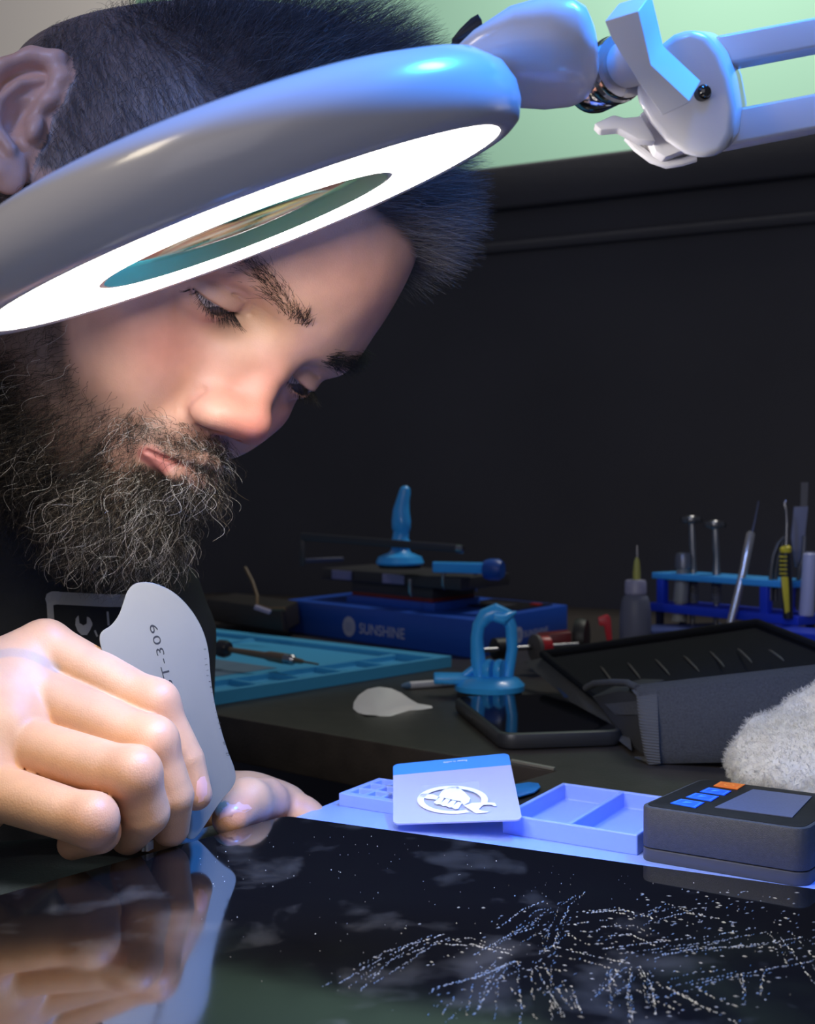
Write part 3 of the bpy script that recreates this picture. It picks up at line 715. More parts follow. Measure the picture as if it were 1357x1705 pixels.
def lring(mb, cx, cy, ro, ri, yo, yi, a0, a1, n=48):
    vs = []
    for k in range(n + 1):
        a = math.radians(a0 + (a1 - a0) * k / n)
        vs += [px_card(*Z5(cx + ro * math.cos(a), cy + yo * math.sin(a))), px_card(*Z5(cx + ri * math.cos(a), cy + yi * math.sin(a)))]
    mb.add(vs, [(2 * k, 2 * k + 1, 2 * k + 3, 2 * k + 2) for k in range(n)])
lring(lg, 593, 478, 308, 250, 122, 98, 62, 372)
lpoly(lg, [Z5(*p) for p in ((500, 400), (560, 365), (640, 362), (700, 415), (748, 465), (735, 500), (690, 525), (660, 490), (600, 480), (470, 450))])
for k in range(4):
    x = 440 + k * 52; y = 468 + k * 14
    lpoly(lg, [Z5(*p) for p in ((x + 45, y - 15), (x + 80, y - 5), (x + 45, y + 48), (x + 15, y + 50), (x - 12, y + 32))])
lpoly(lg, [Z5(*p) for p in ((300, 445), (325, 425), (430, 432), (470, 450), (455, 478), (360, 466), (335, 455), (312, 465))])
lpoly(lg, [Z5(*p) for p in ((690, 528), (760, 505), (880, 498), (960, 505), (975, 530), (955, 535), (930, 520), (860, 522), (820, 560), (850, 575), (905, 580), (890, 590), (795, 597), (740, 560))])
lg.build('emblem', M_print, card, smooth=False)
hu = unit(cq(1, .9) - cq(0, .9)); hv = unit(cq(.5, 1) - cq(.5, .9))
text_on('slogan', 'Repair is noble', cq(.64, .955, .072), -hu, -hv, .22, M_print, card, ex=.008, xs=.62)

# ------------------------------------------------------------------ black controller box
M_box = mat('grained_black_plastic', (.055, .055, .058), .55, bump=.35, bscale=2600, var=.35, vscale=700)
kb0, kb1, kb2 = on(1063, 1432, .32), on(1335, 1478, .32), on(1165, 1297, 2.5) * [1, 1, 0] + Zv * .32
ku = unit(kb1 - kb0); kv2 = unit(kb2 - kb0); kw, kdp = np.linalg.norm(kb1 - kb0) + .15, np.linalg.norm(kb2 - kb0) + .15
ctl = thing('controller_box', kb0, 'black controller box with orange and blue keys beside the pale blue tray', 'device')
slab(MB(), kb0, ku, kv2, kw, kdp, .52, .55, .05).build('lower_shell', mat('smooth_black_plastic', (.06, .062, .075), .4), ctl)
slab(MB(), kb0 + Zv * .54, ku, kv2, kw, kdp, 1.64, .55, .08).build('upper_shell', M_box, ctl)
slab(MB(), kb0 + Zv * 2.16 + (ku + kv2) * .16, ku, kv2, kw - .32, kdp - .32, .04, .45, .01).build('top_panel', mat('gloss_black_panel', (.018, .016, .015), .5, spec=.1, var=.4, vscale=200), ctl)
kz = 2.53
def quad_on(name, pts, z, m, parent, th=.03): return MB().prism([on(x, y, z) for x, y in pts], Zv * th).build(name, m, parent, smooth=False)
M_or = mat('orange_key', (.95, .18, .02), .4); M_kb = mat('blue_key', (.02, .14, .95), .4); M_kl = mat('blue_icon', (.10, .42, 1.0), .4); M_ol = mat('orange_icon', (1.0, .38, .06), .4)
for pts, m, mi in (([(1188, 1309), (1200, 1302), (1241, 1307), (1228, 1315)], M_or, M_ol), ([(1165, 1319), (1180, 1312), (1218, 1318), (1206, 1325)], M_kb, M_kl), ([(1142, 1328), (1158, 1321), (1197, 1327), (1184, 1335)], M_kb, M_kl), ([(1116, 1338), (1134, 1331), (1173, 1337), (1158, 1346)], M_kb, M_kl)):
    k_ = quad_on('key', pts, kz, m, ctl)
    c_ = np.mean([on(x, y, kz) for x, y in pts], 0)
    P4 = [on(x, y, kz) for x, y in pts]
    ib = MB()
    for i in range(4):
        a, b = P4[i], P4[(i + 1) % 4]
        for f_, g_ in ((.86, .78),):
            ib.add([c_ + (a - c_) * f_ + Zv * .034, c_ + (b - c_) * f_ + Zv * .034, c_ + (b - c_) * g_ + Zv * .034, c_ + (a - c_) * g_ + Zv * .034], [(0, 1, 2, 3)])
    if m is M_or: ib.lathe(c_ + Zv * .034, (0, 0, 1), [(.16, 0), (.22, 0), (.22, .006), (.16, .006)], 20, closed=True)
    else: ib.add([c_ + (P4[i] - c_) * .35 + Zv * .034 for i in (0, 1, 2)], [(0, 1, 2)])
    ib.build('key_icon', mi, k_, smooth=False)
quad_on('screen', [(1190, 1345), (1254, 1315), (1352, 1327), (1319, 1362)], kz, mat('grey_blue_screen', (.11, .125, .20), .35, var=.3, vscale=900), ctl)

# ------------------------------------------------------------------ small flat things nearby
M_pick = mat('sky_blue_plastic', (.02, .26, .75), .35)
pk = tag(MB().prism([on(x, y, .12) for x, y in ((846, 1318), (855, 1309), (880, 1305), (897, 1307), (900, 1313), (890, 1321), (865, 1328), (850, 1327))], Zv * .1).build('opening_pick', M_pick, None, bevel=.03), 'small blue opening pick lying between the plastic card and the tray', 'pick')
st = MB().box(on(850, 1269, .0), on(922, 1283, 0) - on(850, 1269, 0), (.12, .3, 0), (0, 0, .12))
tag(st.build('metal_strip', mat('dull_metal', (.45, .42, .36), .4, metal=.7), None), 'thin bare metal strip lying in front of the black phone', 'strip')
# ------------------------------------------------------------------ phone, fabric case, cloth
ph = [on(x, y, .95) for x, y in ((767, 1159), (948, 1156), (1042, 1217), (833, 1224))]
pu = unit(ph[2] - ph[3]); pv = unit((ph[0] - ph[3]) + (ph[1] - ph[2])); pv = unit(pv - pu * (pv @ pu))
pw = np.linalg.norm(ph[2] - ph[3]); pl = (np.linalg.norm(ph[0] - ph[3]) + np.linalg.norm(ph[1] - ph[2])) / 2
po = ph[3] * [1, 1, 0]
phone = thing('smartphone', po + pu * pw / 2 + pv * pl / 2, 'black smartphone in a matt case lying face up before the blue suction cup', 'phone')
slab(MB(), po + Zv * .02, pu, pv, pw, pl, .98, 1.0, .28).build('case', mat('matt_black_case', (.022, .022, .023), .42), phone)
slab(MB(), po + Zv * .985 + (pu + pv) * .28, pu, pv, pw - .56, pl - .56, .03, .8, .01).build('screen', mat('phone_glass', (.004, .004, .005), .06), phone, smooth=False)
MB().rbox(po + pv * pl * .62 + Zv * .5 - pu * .01, (pv * .9, pu * .04, Zv * .13), .05).build('side_button', M_darkpl, phone)

M_fab = mat('black_canvas', (.055, .056, .06), .95, bump=1.0, bscale=1400, var=.55, vscale=900)
M_bind = mat('woven_binding', (.075, .076, .08), .9, bump=.6, bscale=600)
nt = M_bind.node_tree; tc = nt.nodes.new('ShaderNodeTexCoord'); wv = nt.nodes.new('ShaderNodeTexWave'); wv.inputs['Scale'].default_value = 210; wv.bands_direction = 'Z'
nt.links.new(tc.outputs['Object'], wv.inputs['Vector']); bp = nt.nodes.new('ShaderNodeBump'); bp.inputs['Strength'].default_value = .7; bp.inputs['Distance'].default_value = .0006
nt.links.new(wv.outputs['Fac'], bp.inputs['Height']); nt.links.new(bp.outputs['Normal'], nt.nodes['Principled BSDF'].inputs['Normal'])
cb0 = on(1077, 1272, 0)
case = thing('tool_case', cb0, 'black canvas tool case with woven edging folded over a slotted plastic insert', 'case')
def grid_sheet(mb, rows, th, nrm):
    m, n = len(rows), len(rows[0]); vs = [p for r in rows for p in r] + [p + np.asarray(nrm) * th for r in rows for p in r]
    f = []
    for i in range(m - 1):
        for j in range(n - 1):
            a = i * n + j; f += [(a, a + 1, a + n + 1, a + n), (m * n + a + n, m * n + a + n + 1, m * n + a + 1, m * n + a)]
    for i in range(m - 1):
        for j in (0, n - 1):
            a, b = i * n + j, (i + 1) * n + j; f.append((a, b, m * n + b, m * n + a))
    for j in range(n - 1):
        for i in (0, m - 1):
            a, b = i * n + j, i * n + j + 1; f.append((a, m * n + a, m * n + b, b))
    return mb.add(vs, f)
def rows_px(rowsdef, n=14):                                    # rows of (px, py, depth) left and right ends
    out = []
    for (xa, ya, da), (xb, yb, db_) in rowsdef:
        out.append([at(xa + (xb - xa) * t, ya + (yb - ya) * t, da + (db_ - da) * t) for t in np.linspace(0, 1, n)])
    return out
d0 = (cb0[1]) 
flap = [((1052, 1152, 76), (1500, 1098, 70)), ((1050, 1146, 72.5), (1500, 1092, 67)), ((1060, 1142, 70.2), (1500, 1092, 65)), ((1064, 1152, 69), (1500, 1105, 64)), ((1070, 1200, 67.6), (1500, 1175, 63)), ((1078, 1255, 66.8), (1500, 1245, 62.5)), ((1084, 1272, 67.0), (1500, 1263, 62.7)), ((1058, 1262, 67.6), (1500, 1250, 64))]
grid_sheet(MB(), rows_px(flap), .35, (-.1, 1, 0)).build('front_flap', M_fab, case, auto=60)
bind = [((1054, 1150, 70.0), (1088, 1147, 69.6)), ((1062, 1160, 68.8), (1094, 1156, 68.4)), ((1066, 1205, 67.4), (1096, 1202, 66.9)), ((1074, 1255, 66.6), (1098, 1253, 66.2)), ((1080, 1273, 66.6), (1100, 1272, 66.2))]
grid_sheet(MB(), rows_px(bind, 5), .3, (-.1, 1, 0)).build('edge_binding', M_bind, case, auto=60)
MB().tube([at(*p) for p in ((975, 1146, 77), (990, 1138, 76), (1020, 1136, 74), (1045, 1137, 72), (1062, 1146, 70))], .22, 10).build('folded_edge', M_fab, case)
M_ins = mat('dark_plastic_insert', (.010, .011, .015), .85, spec=.1, var=.2, vscale=20)
ti = [at(905, 1094, 93), at(1262, 1042, 88), at(1560, 1160, 74), at(1045, 1205, 73)]
tn = unit(np.cross(ti[1] - ti[0], ti[3] - ti[0])); tn = tn if tn[2] > 0 else -tn
def tq_(u, v, h=0): return ti[0] * (1 - u) * (1 - v) + ti[1] * u * (1 - v) + ti[2] * u * v + ti[3] * (1 - u) * v + tn * h
ib = MB().prism([tq_(0, 0), tq_(1, 0), tq_(1, 1), tq_(0, 1)], -tn * .3)
for a, b in (((0, 0), (1, 0)), ((1, 0), (1, 1)), ((0, 0), (0, 1))):
    ib.tube([tq_(*a, .25), tq_(*b, .25)], .3, 8)
ib.build('plastic_insert', M_ins, case)
def ins_pt(px, py, h):                                         # a point h above the insert's floor along a sight line
    o_ = np.array([0, 0, HC]); r_ = at(px, py, 1.) - o_
    return o_ + r_ * (((ti[0] + tn * h - o_) @ tn) / (r_ @ tn))
M_rib = mat('rib_plastic', (.12, .11, .10), .35)
for a_, b_ in (((950, 1118), (968, 1140)), ((1000, 1110), (1019, 1135)), ((1045, 1104), (1066, 1130)), ((1091, 1098), (1115, 1124)), ((1138, 1092), (1164, 1118)), ((1182, 1085), (1206, 1110)), ((1228, 1080), (1252, 1103)), ((1280, 1082), (1305, 1100))):
    p_, q_ = ins_pt(*a_, .04), ins_pt(*b_, .04)
    MB().tube([p_, p_ * .8 + q_ * .2 + tn * .05, p_ * .2 + q_ * .8 + tn * .05, q_], [.03, .07, .07, .03], 8).build('slot_rib', M_rib, case)
MB().prism([tq_(.80, .12, .1), tq_(.86, .10, .1), tq_(.86, .5, .1), tq_(.80, .52, .1)], tn * .12).build('elastic_loop', M_fab, case)
sideq = [at(872, 1102, 95), at(905, 1095, 93), at(1046, 1206, 74), at(1052, 1250, 69), at(975, 1190, 80)]
MB().prism([*sideq], np.array([.1, .3, -.1])).build('side_flap', M_fab, case)
MB().prism([at(903, 1110, 92.0), at(912, 1106, 91.8), at(962, 1158, 83.5), at(940, 1162, 84)], np.array([.05, .2, 0])).build('blue_lining', mat('navy_cloth', (.012, .035, .12), .8), case)
MB().prism([at(985, 1160, 77), at(1030, 1150, 74), at(1066, 1152, 71.0), at(1078, 1264, 69.0), at(1046, 1240, 71.5)], np.array([2.5, 5, 0])).build('case_body', mat('black_lining', (.02, .02, .022), .8), case, bevel=.1)
MB().prism([at(1006, 1172, 75.0), at(1069, 1166, 70.6), at(1071, 1190, 70.2), at(1024, 1190, 73.6)], np.array([.05, -.15, .02])).build('inner_pocket', M_fab, case, bevel=.04)

# fleecy cloth
M_cl = mat('white_fleece', (.72, .70, .65), .95, bump=.9, bscale=350, var=.14, vscale=160)
co = on(1310, 1312, 0)
def cloth_f(P):
    d = ell(P, at(1405, 1240, 58) * [1, 1, 0] + Zv * 1.9, (5.5, 4.5, 2.6))
    d = smin(d, cap(P, at(1275, 1222, 60), at(1400, 1180, 59), .75, 1.7), .8)
    d = smin(d, cap(P, at(1285, 1240, 58.5), at(1400, 1265, 56), .9, 1.5), .8)
    n = .10 * np.sin(P[:, 0] * 2.1 + P[:, 2] * 1.7) * np.sin(P[:, 1] * 1.9 + 1) + .05 * np.sin(P[:, 0] * 5.1) * np.sin(P[:, 1] * 4.3 + P[:, 2] * 6)
    d = smax(d + n, -(P[:, 2] - .03), .15)
    return d.astype(np.float32)
cv, cf = surface_nets(lambda P: cloth_f(np.asarray(P, np.float32)), co + [-8, -9, -.5], co + [16, 12, 7], .16)
cloth = link('cleaning_cloth', np_mesh('cleaning_cloth', cv, cf), M_cl)
tag(cloth, 'bunched up off-white fleecy cleaning cloth beside the black canvas case', 'cloth')

# ------------------------------------------------------------------ background bench
M_lb = mat('light_blue_silicone', (.06, .38, .68), .5, spec=.4)
C0, C1 = on(376, 1172), on(752, 1111)
eu = unit(C1 - C0); ev = np.array([-eu[1], eu[0], 0]); LW = np.linalg.norm(C1 - C0)
m2 = thing('silicone_mat', C0, 'bright blue silicone repair mat with moulded compartments on the far desk', 'work mat')
xs = [-6, -5.6, -1, -.6, .35, 4.4, 4.9, 8.8, 9.3, 13.5, 14, 18.5, 19, 23.5, LW]; ys = [0, .5, 4.9, 5.4, 24, 24.5, 36]
H = [[1.0 if j in (0,) or i in (0, len(xs) - 2) else (.35 if j == 1 and i % 2 == 0 and i >= 4 else (.35 if j == 1 and i in (1, 2) else (.75 if j == 1 else (.62 if j == 3 else (.75 if j == 4 else (.85 if j == 2 else .62)))))) for j in range(len(ys) - 1)] for i in range(len(xs) - 1)]
for i in range(len(xs) - 1):
    if 0 < i < len(xs) - 2: H[i][2] = .85; H[i][3] = .55; H[i][4] = .75; H[i][5] = .55
steps(MB(), C0, eu, ev, xs, ys, H).build('mat_sheet', M_lb, m2, smooth=False, bevel=.12)
MB().prism([C0 + eu * (4 + a) + ev * (8 + b) + Zv * .56 for a, b in ((-6, 0), (8, 0), (8, 14), (-6, 14))], Zv * .04).build('work_panel', mat('grey_blue_rubber', (.12, .20, .30), .6), m2, smooth=False)
o_ = on(635, 1088, .6)
tag(MB().lathe(o_, (0, 0, 1), [(.9, 0), (.95, .12), (.5, .16), (.5, .02)], 24).build('rubber_ring', M_darkpl, None), 'small black rubber ring on the bright blue repair mat', 'ring')

# screwdriver lying on the mat
a_, b_2 = at(372, 1080, 100), at(530, 1106, 95)
sdx = unit(b_2 - a_); sL = np.linalg.norm(b_2 - a_)
M_tan = mat('tan_metal', (.20, .15, .11), .35, metal=.6)
sd = thing('precision_screwdriver', a_, 'dark bronze screwdriver with round cap lying on the bright blue mat', 'screwdriver')
MB().lathe(a_, sdx, [(.5, -.6), (.72, -.4), (.75, .2), (.6, .55), (.25, .7)], 28).build('swivel_cap', mat('dark_knob', (.03, .03, .04), .3, metal=.3), sd)
MB().lathe(a_, sdx, [(.22, .6), (.26, 2.4), (.3, sL * .45), (.42, sL * .5), (.45, sL * .66), (.3, sL * .7)], 24).build('handle', M_tan, sd)
MB().lathe(a_, sdx, [(.3, sL * .64), (.44, sL * .66), (.44, sL * .74), (.3, sL * .76)], 24).build('grip_ring', mat('steel', (.35, .35, .37), .25, metal=1), sd)
M_steel = bpy.data.materials['steel']
MB().lathe(a_, sdx, [(.26, sL * .74), (.2, sL * .83), (.1, sL * .86), (.08, sL)], 16).build('shaft', M_tan, sd)
# dark sleeve with a cable
e0 = [on(345, 1050), on(472, 1073), on(500, 1056), on(395, 1038)]
bl = thing('tool_pouch', e0[0], 'small dark leather pouch lying behind the bronze screwdriver on the mat', 'pouch')
MB().prism([p + Zv * 1.1 for p in e0], np.array([-.3, .6, 2.5])).build('pouch_body', mat('dark_leather', (.016, .013, .012), .5, bump=.3, bscale=300), bl, bevel=.25, seg=3)
MB().prism([at(424, 1009, 112), at(450, 1018, 111), at(448, 1023, 111), at(422, 1014, 112)], np.array([.1, .3, .1])).build('pouch_label', mat('lilac_label', (.30, .29, .45), .5), bl)
cpt = [at(*p) for p in ((408, 945, 122), (420, 968, 121), (428, 992, 120), (428, 1008, 118), (446, 1014, 117), (475, 1014, 116))]
tag(MB().tube(cpt, .16, 10).build('cable', mat('tan_cable', (.12, .07, .03), .5), None), 'thin brown cable curving up behind the small dark pouch', 'cable')
# slim white pen by the mat
pa, pb = on(682, 1141, .3), on(758, 1136, .3)
wp = thing('marker_pen', pa * [1, 1, 0], 'slim white pen lying on the desk left of the blue suction lifter', 'pen')
MB().tube([pa, pa + (pb - pa) * .98, pb], [.3, .3, .2], 16).build('barrel', mat('grey_white_plastic', (.5, .5, .55), .4), wp)
MB().tube([pa - (pb - pa) * .18, pa - (pb - pa) * .05, pa], [.1, .28, .28], 16).build('cap', mat('pen_cap', (.08, .16, .28), .4), wp)
# white teardrop sheet
tp = [(588, 1180), (589, 1170), (597, 1158), (612, 1148), (632, 1144), (652, 1147), (668, 1154), (682, 1164), (696, 1172), (719, 1176), (720, 1179), (700, 1182), (682, 1183), (668, 1187), (650, 1193), (638, 1194), (626, 1191), (608, 1190), (596, 1187)]
tdm = MB(); yb = [max(y for x, y in tp)]
def tdp(x, y):
    base_ = 1184 + (8 if 600 < x < 660 else 0)
    b0 = on(x, min(1192, max(base_, y)), .03)
    k = max(0, min(1, (1190 - y) / 46.0))
    return at(x, y, (b0[1] * cT - (b0[2] - HC) * sT) + 2.6 * k)
tdm.prism([tdp(*p) for p in tp], np.array([0, .06, .02]))
tag(tdm.build('peeled_sheet', mat('milky_plastic', (.62, .62, .62), .4), None, auto=80), 'white teardrop shaped plastic sheet lying on the desk edge', 'plastic sheet')
# suction lifter (near)
M_sb = mat('azure_plastic', (.04, .41, .97), .3, coat=.2)
scb = on(815, 1158); sdp = scb[1] * cT
sl_ = thing('suction_lifter', scb, 'blue lever suction lifter with open handle loop standing behind the phone', 'suction cup')
MB().lathe(scb, (0, 0, 1), [(2.3, 0), (2.45, .1), (2.3, .5), (1.2, .6)], 40).build('rubber_cup', mat('black_rubber', (.012, .012, .013), .6), sl_)
MB().lathe(scb + Zv * .35, (0, 0, 1), [(2.2, 0), (2.62, .1), (2.65, .5), (2.2, .95), (1.4, 1.2), (.0101, 1.25)], 48).build('base_plate', M_sb, sl_)
MB().tube([at(*p) for p in ((802, 1138, sdp), (796, 1100, sdp), (794, 1062, sdp), (797, 1042, sdp), (808, 1026, sdp), (826, 1019, sdp), (843, 1026, sdp), (851, 1044, sdp), (853, 1080, sdp), (848, 1112, sdp), (842, 1135, sdp))], [.62, .55, .48, .5, .62, .68, .6, .45, .42, .42, .5], 20).build('handle_loop', M_sb, sl_)
MB().tube([at(*p) for p in ((822, 1028, sdp - .7), (838, 1032, sdp - .7), (846, 1026, sdp - .5), (858, 1020, sdp))], [.3, .4, .3, .14], 14).build('handle_hook', M_sb, sl_)
for x in (808, 826): MB().lathe(at(x + 6, 1116, sdp - .6), unit([.9, -.45, 0]), [(.4, -.3), (.78, -.25), (.85, 0), (.78, .25), (.4, .3)], 28).build('cam_disc', M_sb, sl_)
MB().rbox((at(722, 1129, sdp) + at(790, 1130, sdp)) / 2, ((at(790, 1130, sdp) - at(722, 1129, sdp)) / 2, np.array([0, .8, .1]), np.array([0, -.03, .28])), .15).build('lever', M_sb, sl_)
MB().tube([at(772, 1126, sdp), at(800, 1104, sdp)], .28, 12).build('lever_link', M_sb, sl_)

# ---- screen separating machine
P0, P1, P2 = on(792, 1097), on(478, 1051), on(946, 1063)
g1, g2 = unit(P1 - P0), unit(P2 - P0); l1, l2 = np.linalg.norm(P1 - P0), np.linalg.norm(P2 - P0)
M_mb = mat('royal_blue_enamel', (.014, .085, .50), .38); M_gm = mat('dark_grey_plate', (.045, .045, .05), .45, metal=.3); M_lil = mat('lilac_sticker', (.26, .26, .46), .5)
mh = (1097 - 1033) * (P0[1]) / F
mc = thing('screen_separator', (P1 + P2) / 2, 'blue heated plate machine with white lettering standing behind the blue suction lifter', 'machine')
slab(MB(), P0, g1, g2, l1, l2, mh, .35, .08).build('machine_body', M_mb, mc)
slab(MB(), P0 + g1 * 1.2 + g2 * (l2 * .52) + Zv * mh, g1, g2, 9, l2 * .4, .14, .2, .03).build('control_panel', mat('control_black', (.012, .012, .014), .25), mc)
slab(MB(), P0 + g1 * 4 + g2 * (l2 * .58) + Zv * (mh + .14), g1, g2, 4, 3, .05, .1, .01).build('display', mat('dim_display', (.05, .05, .06), .3), mc)
MB().rbox(P0 + g1 * 2.2 + g2 * (l2 * .8) + Zv * (mh + .2), (g1 * .6, g2 * .5, Zv * .1), .05).build('power_key', mat('dim_red', (.30, .01, .01), .4), mc)
pc = P0 + g1 * (l1 * .52) + g2 * (l2 * .42)
def blk(name, m, w_, d_, z0, z1, off=(0, 0), bv=.08): return MB().rbox(pc + g1 * off[0] + g2 * off[1] + Zv * (z0 + z1) / 2, (g1 * w_, g2 * d_, Zv * (z1 - z0) / 2), bv).build(name, m, mc)
blk('heater_base', M_mb, 7.2, 4.6, mh - .1, mh + .75)
blk('silicone_pad', mat('red_silicone', (.16, .012, .008), .5), 6.6, 4.2, mh + .7, mh + 1.15)
blk('heating_block', M_gm, 6.6, 4.2, mh + 1.1, mh + 2.3)
blk('clamp_plate', M_gm, 11.3, 5.0, mh + 2.3, mh + 3.5)
fo = pc - g2 * 5.06 + Zv * (mh + 2.9)
for a in (7.6, -1.2): MB().rbox(fo + g1 * a, (g1 * 1.75, g2 * .05, Zv * .48), .03).build('plate_label', M_lil, mc)
for x, y, d_ in ((683, 978, 118.5), (738, 966, 118.8), (792, 969, 121)): MB().tube([at(x, y - 14, d_), at(x, y + 8, d_), at(x + 2, y + 16, d_)], [.22, .22, .1], 12).build('clamp_screw', M_steel, mc)
cl_ = [at(720, 944, 119.5), at(812, 946, 117)]
MB().rbox((cl_[0] + cl_[1]) / 2, ((cl_[1] - cl_[0]) / 2, np.array([0, 1.0, 0]), np.array([0, 0, .5])), .15).build('clamp_bar', M_sb, mc)
kk_ = unit(cl_[1] - cl_[0])
MB().tube([at(756, 948, 117.9), at(806, 949, 116.6)], .14, 10).build('clamp_rod', M_steel, mc)
MB().lathe(at(808, 948, 116.8), kk_, [(.3, -.3), (.9, 0), (1.05, .5), (1.05, 1.4), (.8, 1.8)], 28).build('clamp_knob', mat('knob_blue', (.01, .07, .35), .4), mc)
M_lt = mat('pale_lettering', (.42, .46, .66), .5)
fn = unit(np.cross(g1, Zv)); fn = fn if fn[1] < 0 else -fn
def front(px, py):                                             # a point on the machine's long face
    r = at(px, py, 1.) - np.array([0, 0, HC]); t = ((P0 + fn * .012 - np.array([0, 0, HC])) @ fn) / (r @ fn); return np.array([0, 0, HC]) + r * t
def badge(parent, c, u_, n_, r):
    mb = MB(); mb.lathe(c, n_, [(.0101, .012), (r, .012), (r, 0)], 32); mb.build('badge', M_lt, parent)
    b2 = MB()
    for s in (-.3, 0, .3): b2.box(c + n_ * .016 - u_ * r * .55 + Zv * (s * r - .03), u_ * r * 1.1, Zv * .06, n_ * .01)
    b2.build('badge_lines', M_mb, parent)
badge(mc, front(581, 1043), -g1, fn, 1.05)
l0_, l1_ = front(598, 1054), front(669, 1060)
text_on('lettering', 'SUNSHINE', l0_, -g1, Zv, 1.05, M_lt, mc, bold=.012, xs=np.linalg.norm(l1_ - l0_) / 6.55)
fn2 = unit(np.cross(g2, Zv)); fn2 = fn2 if fn2 @ g1 < 0 else -fn2
def side(px, py):
    r = at(px, py, 1.) - np.array([0, 0, HC]); t = ((P0 + fn2 * .012 - np.array([0, 0, HC])) @ fn2) / (r @ fn2); return np.array([0, 0, HC]) + r * t
badge(mc, side(864, 1057), g2, fn2, .8)
s0_, s1_ = side(872, 1061), side(910, 1056)
text_on('lettering', 'SUNSHINE', s0_, g2, Zv, .6, M_lt, mc, bold=.01, xs=np.linalg.norm(s1_ - s0_) / (6.55 * .6 / 1.05))
# suction lifter on the machine plate
u0 = at(666, 940, 121.5); ud = 121.5
s2 = thing('suction_lifter', u0, 'blue suction lifter with upright hooked handle on the machine plate', 'suction cup')
MB().lathe(u0 - Zv * .35, (0, 0, 1), [(2.1, 0), (2.2, .3), (1.4, .5)], 36).build('rubber_cup', bpy.data.materials['black_rubber'], s2)
MB().lathe(u0, (0, 0, 1), [(2.3, 0), (2.45, .2), (2.2, .8), (1.2, 1.2), (.9, 1.5)], 40).build('base_plate', M_sb, s2)
MB().tube([at(x, y, ud) for x, y in ((667, 925), (667, 910), (667, 901), (667, 897), (668, 885), (668, 880), (668, 868), (668, 850), (671, 832), (674, 820), (675, 813), (675, 809))], [.95, .95, 1.0, .85, .8, .95, .98, .85, .66, .6, .5, .2], 20).build('handle', M_sb, s2)
# U-shaped metal frame resting on the plate
fr2 = thing('phone_frame', at(503, 937, 126), 'thin dark metal phone frame propped on the machine plate beside the suction lifter', 'frame')
M_frm = mat('dark_frame_metal', (.06, .06, .07), .4, metal=.5)
MB().rbox((at(500, 893, 124) + at(772, 914, 115.5)) / 2, ((at(772, 914, 115.5) - at(500, 893, 124)) / 2, np.array([0, .25, 0]), np.array([0, 0, .38])), .1).build('long_rail', M_frm, fr2)
MB().rbox((at(504, 893, 124) + at(504, 942, 124)) / 2, ((at(504, 893, 124) - at(504, 942, 124)) / 2, np.array([.3, 0, 0]), np.array([0, .25, 0])), .1).build('short_rail', M_frm, fr2)
MB().rbox((at(504, 934, 124) + at(572, 931, 126)) / 2, ((at(572, 931, 126) - at(504, 934, 124)) / 2, np.array([0, .25, 0]), np.array([0, 0, .22])), .08).build('foot_rail', mat('slate_rail', (.05, .06, .13), .4), fr2)
MB().lathe(at(764, 914, 115.5), unit(at(772, 914, 115.5) - at(500, 893, 124)), [(.3, -.3), (.4, -.2), (.42, .4), (.2, .5)], 16).build('rail_end', M_steel, fr2)

# ---- red and black screen holder on a rod
hd_ = 104.
hb = on(905, 1100)
ho = thing('screen_holder', hb, 'red and black rod clamp lying between the blue machine and the squeeze bottle', 'clamp')
M_red = mat('red_anodised', (.42, .012, .02), .35); 
rod = [at(800, 1083, 99), at(962, 1073, 103)]; ra_ = unit(rod[1] - rod[0])
MB().tube(rod, .2, 12).build('rod', M_steel, ho)
MB().lathe(at(893, 1079, 101), ra_, [(.9, -.3), (1.15, -.2), (1.15, .1), (.7, .2)], 32).build('pad_disc', mat('grey_rubber', (.10, .09, .085), .6), ho)
MB().lathe(at(900, 1078, 101.2), ra_, [(.9, -.2), (.95, -.1), (.95, .7), (.6, .8)], 32).build('collar', M_red, ho)
MB().rbox(at(922, 1068, 104), (np.array([1.4, 0, .15]), np.array([0, 1, 0]), np.array([0, 0, .8])), .15).build('red_block', mat('dark_red', (.14, .008, .012), .4), ho)
MB().lathe(at(968, 1062, 105), unit([1, -.35, 0]), [(.6, -.6), (1.6, -.5), (1.75, 0), (1.6, .5), (.6, .6)], 40).build('wheel', mat('black_wheel', (.012, .012, .013), .5), ho)
MB().lathe(at(830, 1080, 100.5), ra_, [(.6, -.6), (.9, -.4), (.9, .6), (.6, .8)], 28).build('grip', mat('black_grip', (.013, .013, .014), .5), ho)
MB().prism([at(*p, 106) for p in ((996, 1030), (1012, 1024), (1017, 1030), (1020, 1072), (1012, 1076), (1006, 1042), (998, 1042))], np.array([.1, .9, 0])).build('red_arm', mat('bright_red', (.60, .03, .05), .4), ho, bevel=.08)

# ---- squeeze bottle
qd = 110.; qb = on(1058, 1098) ; qd = qb[1] * cT; qb = qb
sc_ = qd / F
bo = thing('squeeze_bottle', qb, 'translucent squeeze bottle with yellow needle tip standing left of the tool rack', 'bottle')
zt = lambda py: at(1060, py, qd)[2]
MB().lathe(qb, (0, 0, 1), [(26 * sc_, 0), (27 * sc_, .15), (25.5 * sc_, zt(1020)), (23 * sc_, zt(1000)), (20 * sc_, zt(993)), (14 * sc_, zt(988))], 40).build('bottle_body', mat('milky_bottle', (.22, .24, .34), .35, trans=.35, ior=1.3), bo)
MB().lathe((qb[0], qb[1], 0), (0, 0, 1), [(16 * sc_, zt(990)), (18 * sc_, zt(988)), (18 * sc_, zt(970)), (16 * sc_, zt(966)), (8 * sc_, zt(965))], 32).build('bottle_cap', mat('pale_cap', (.34, .34, .50), .4), bo)
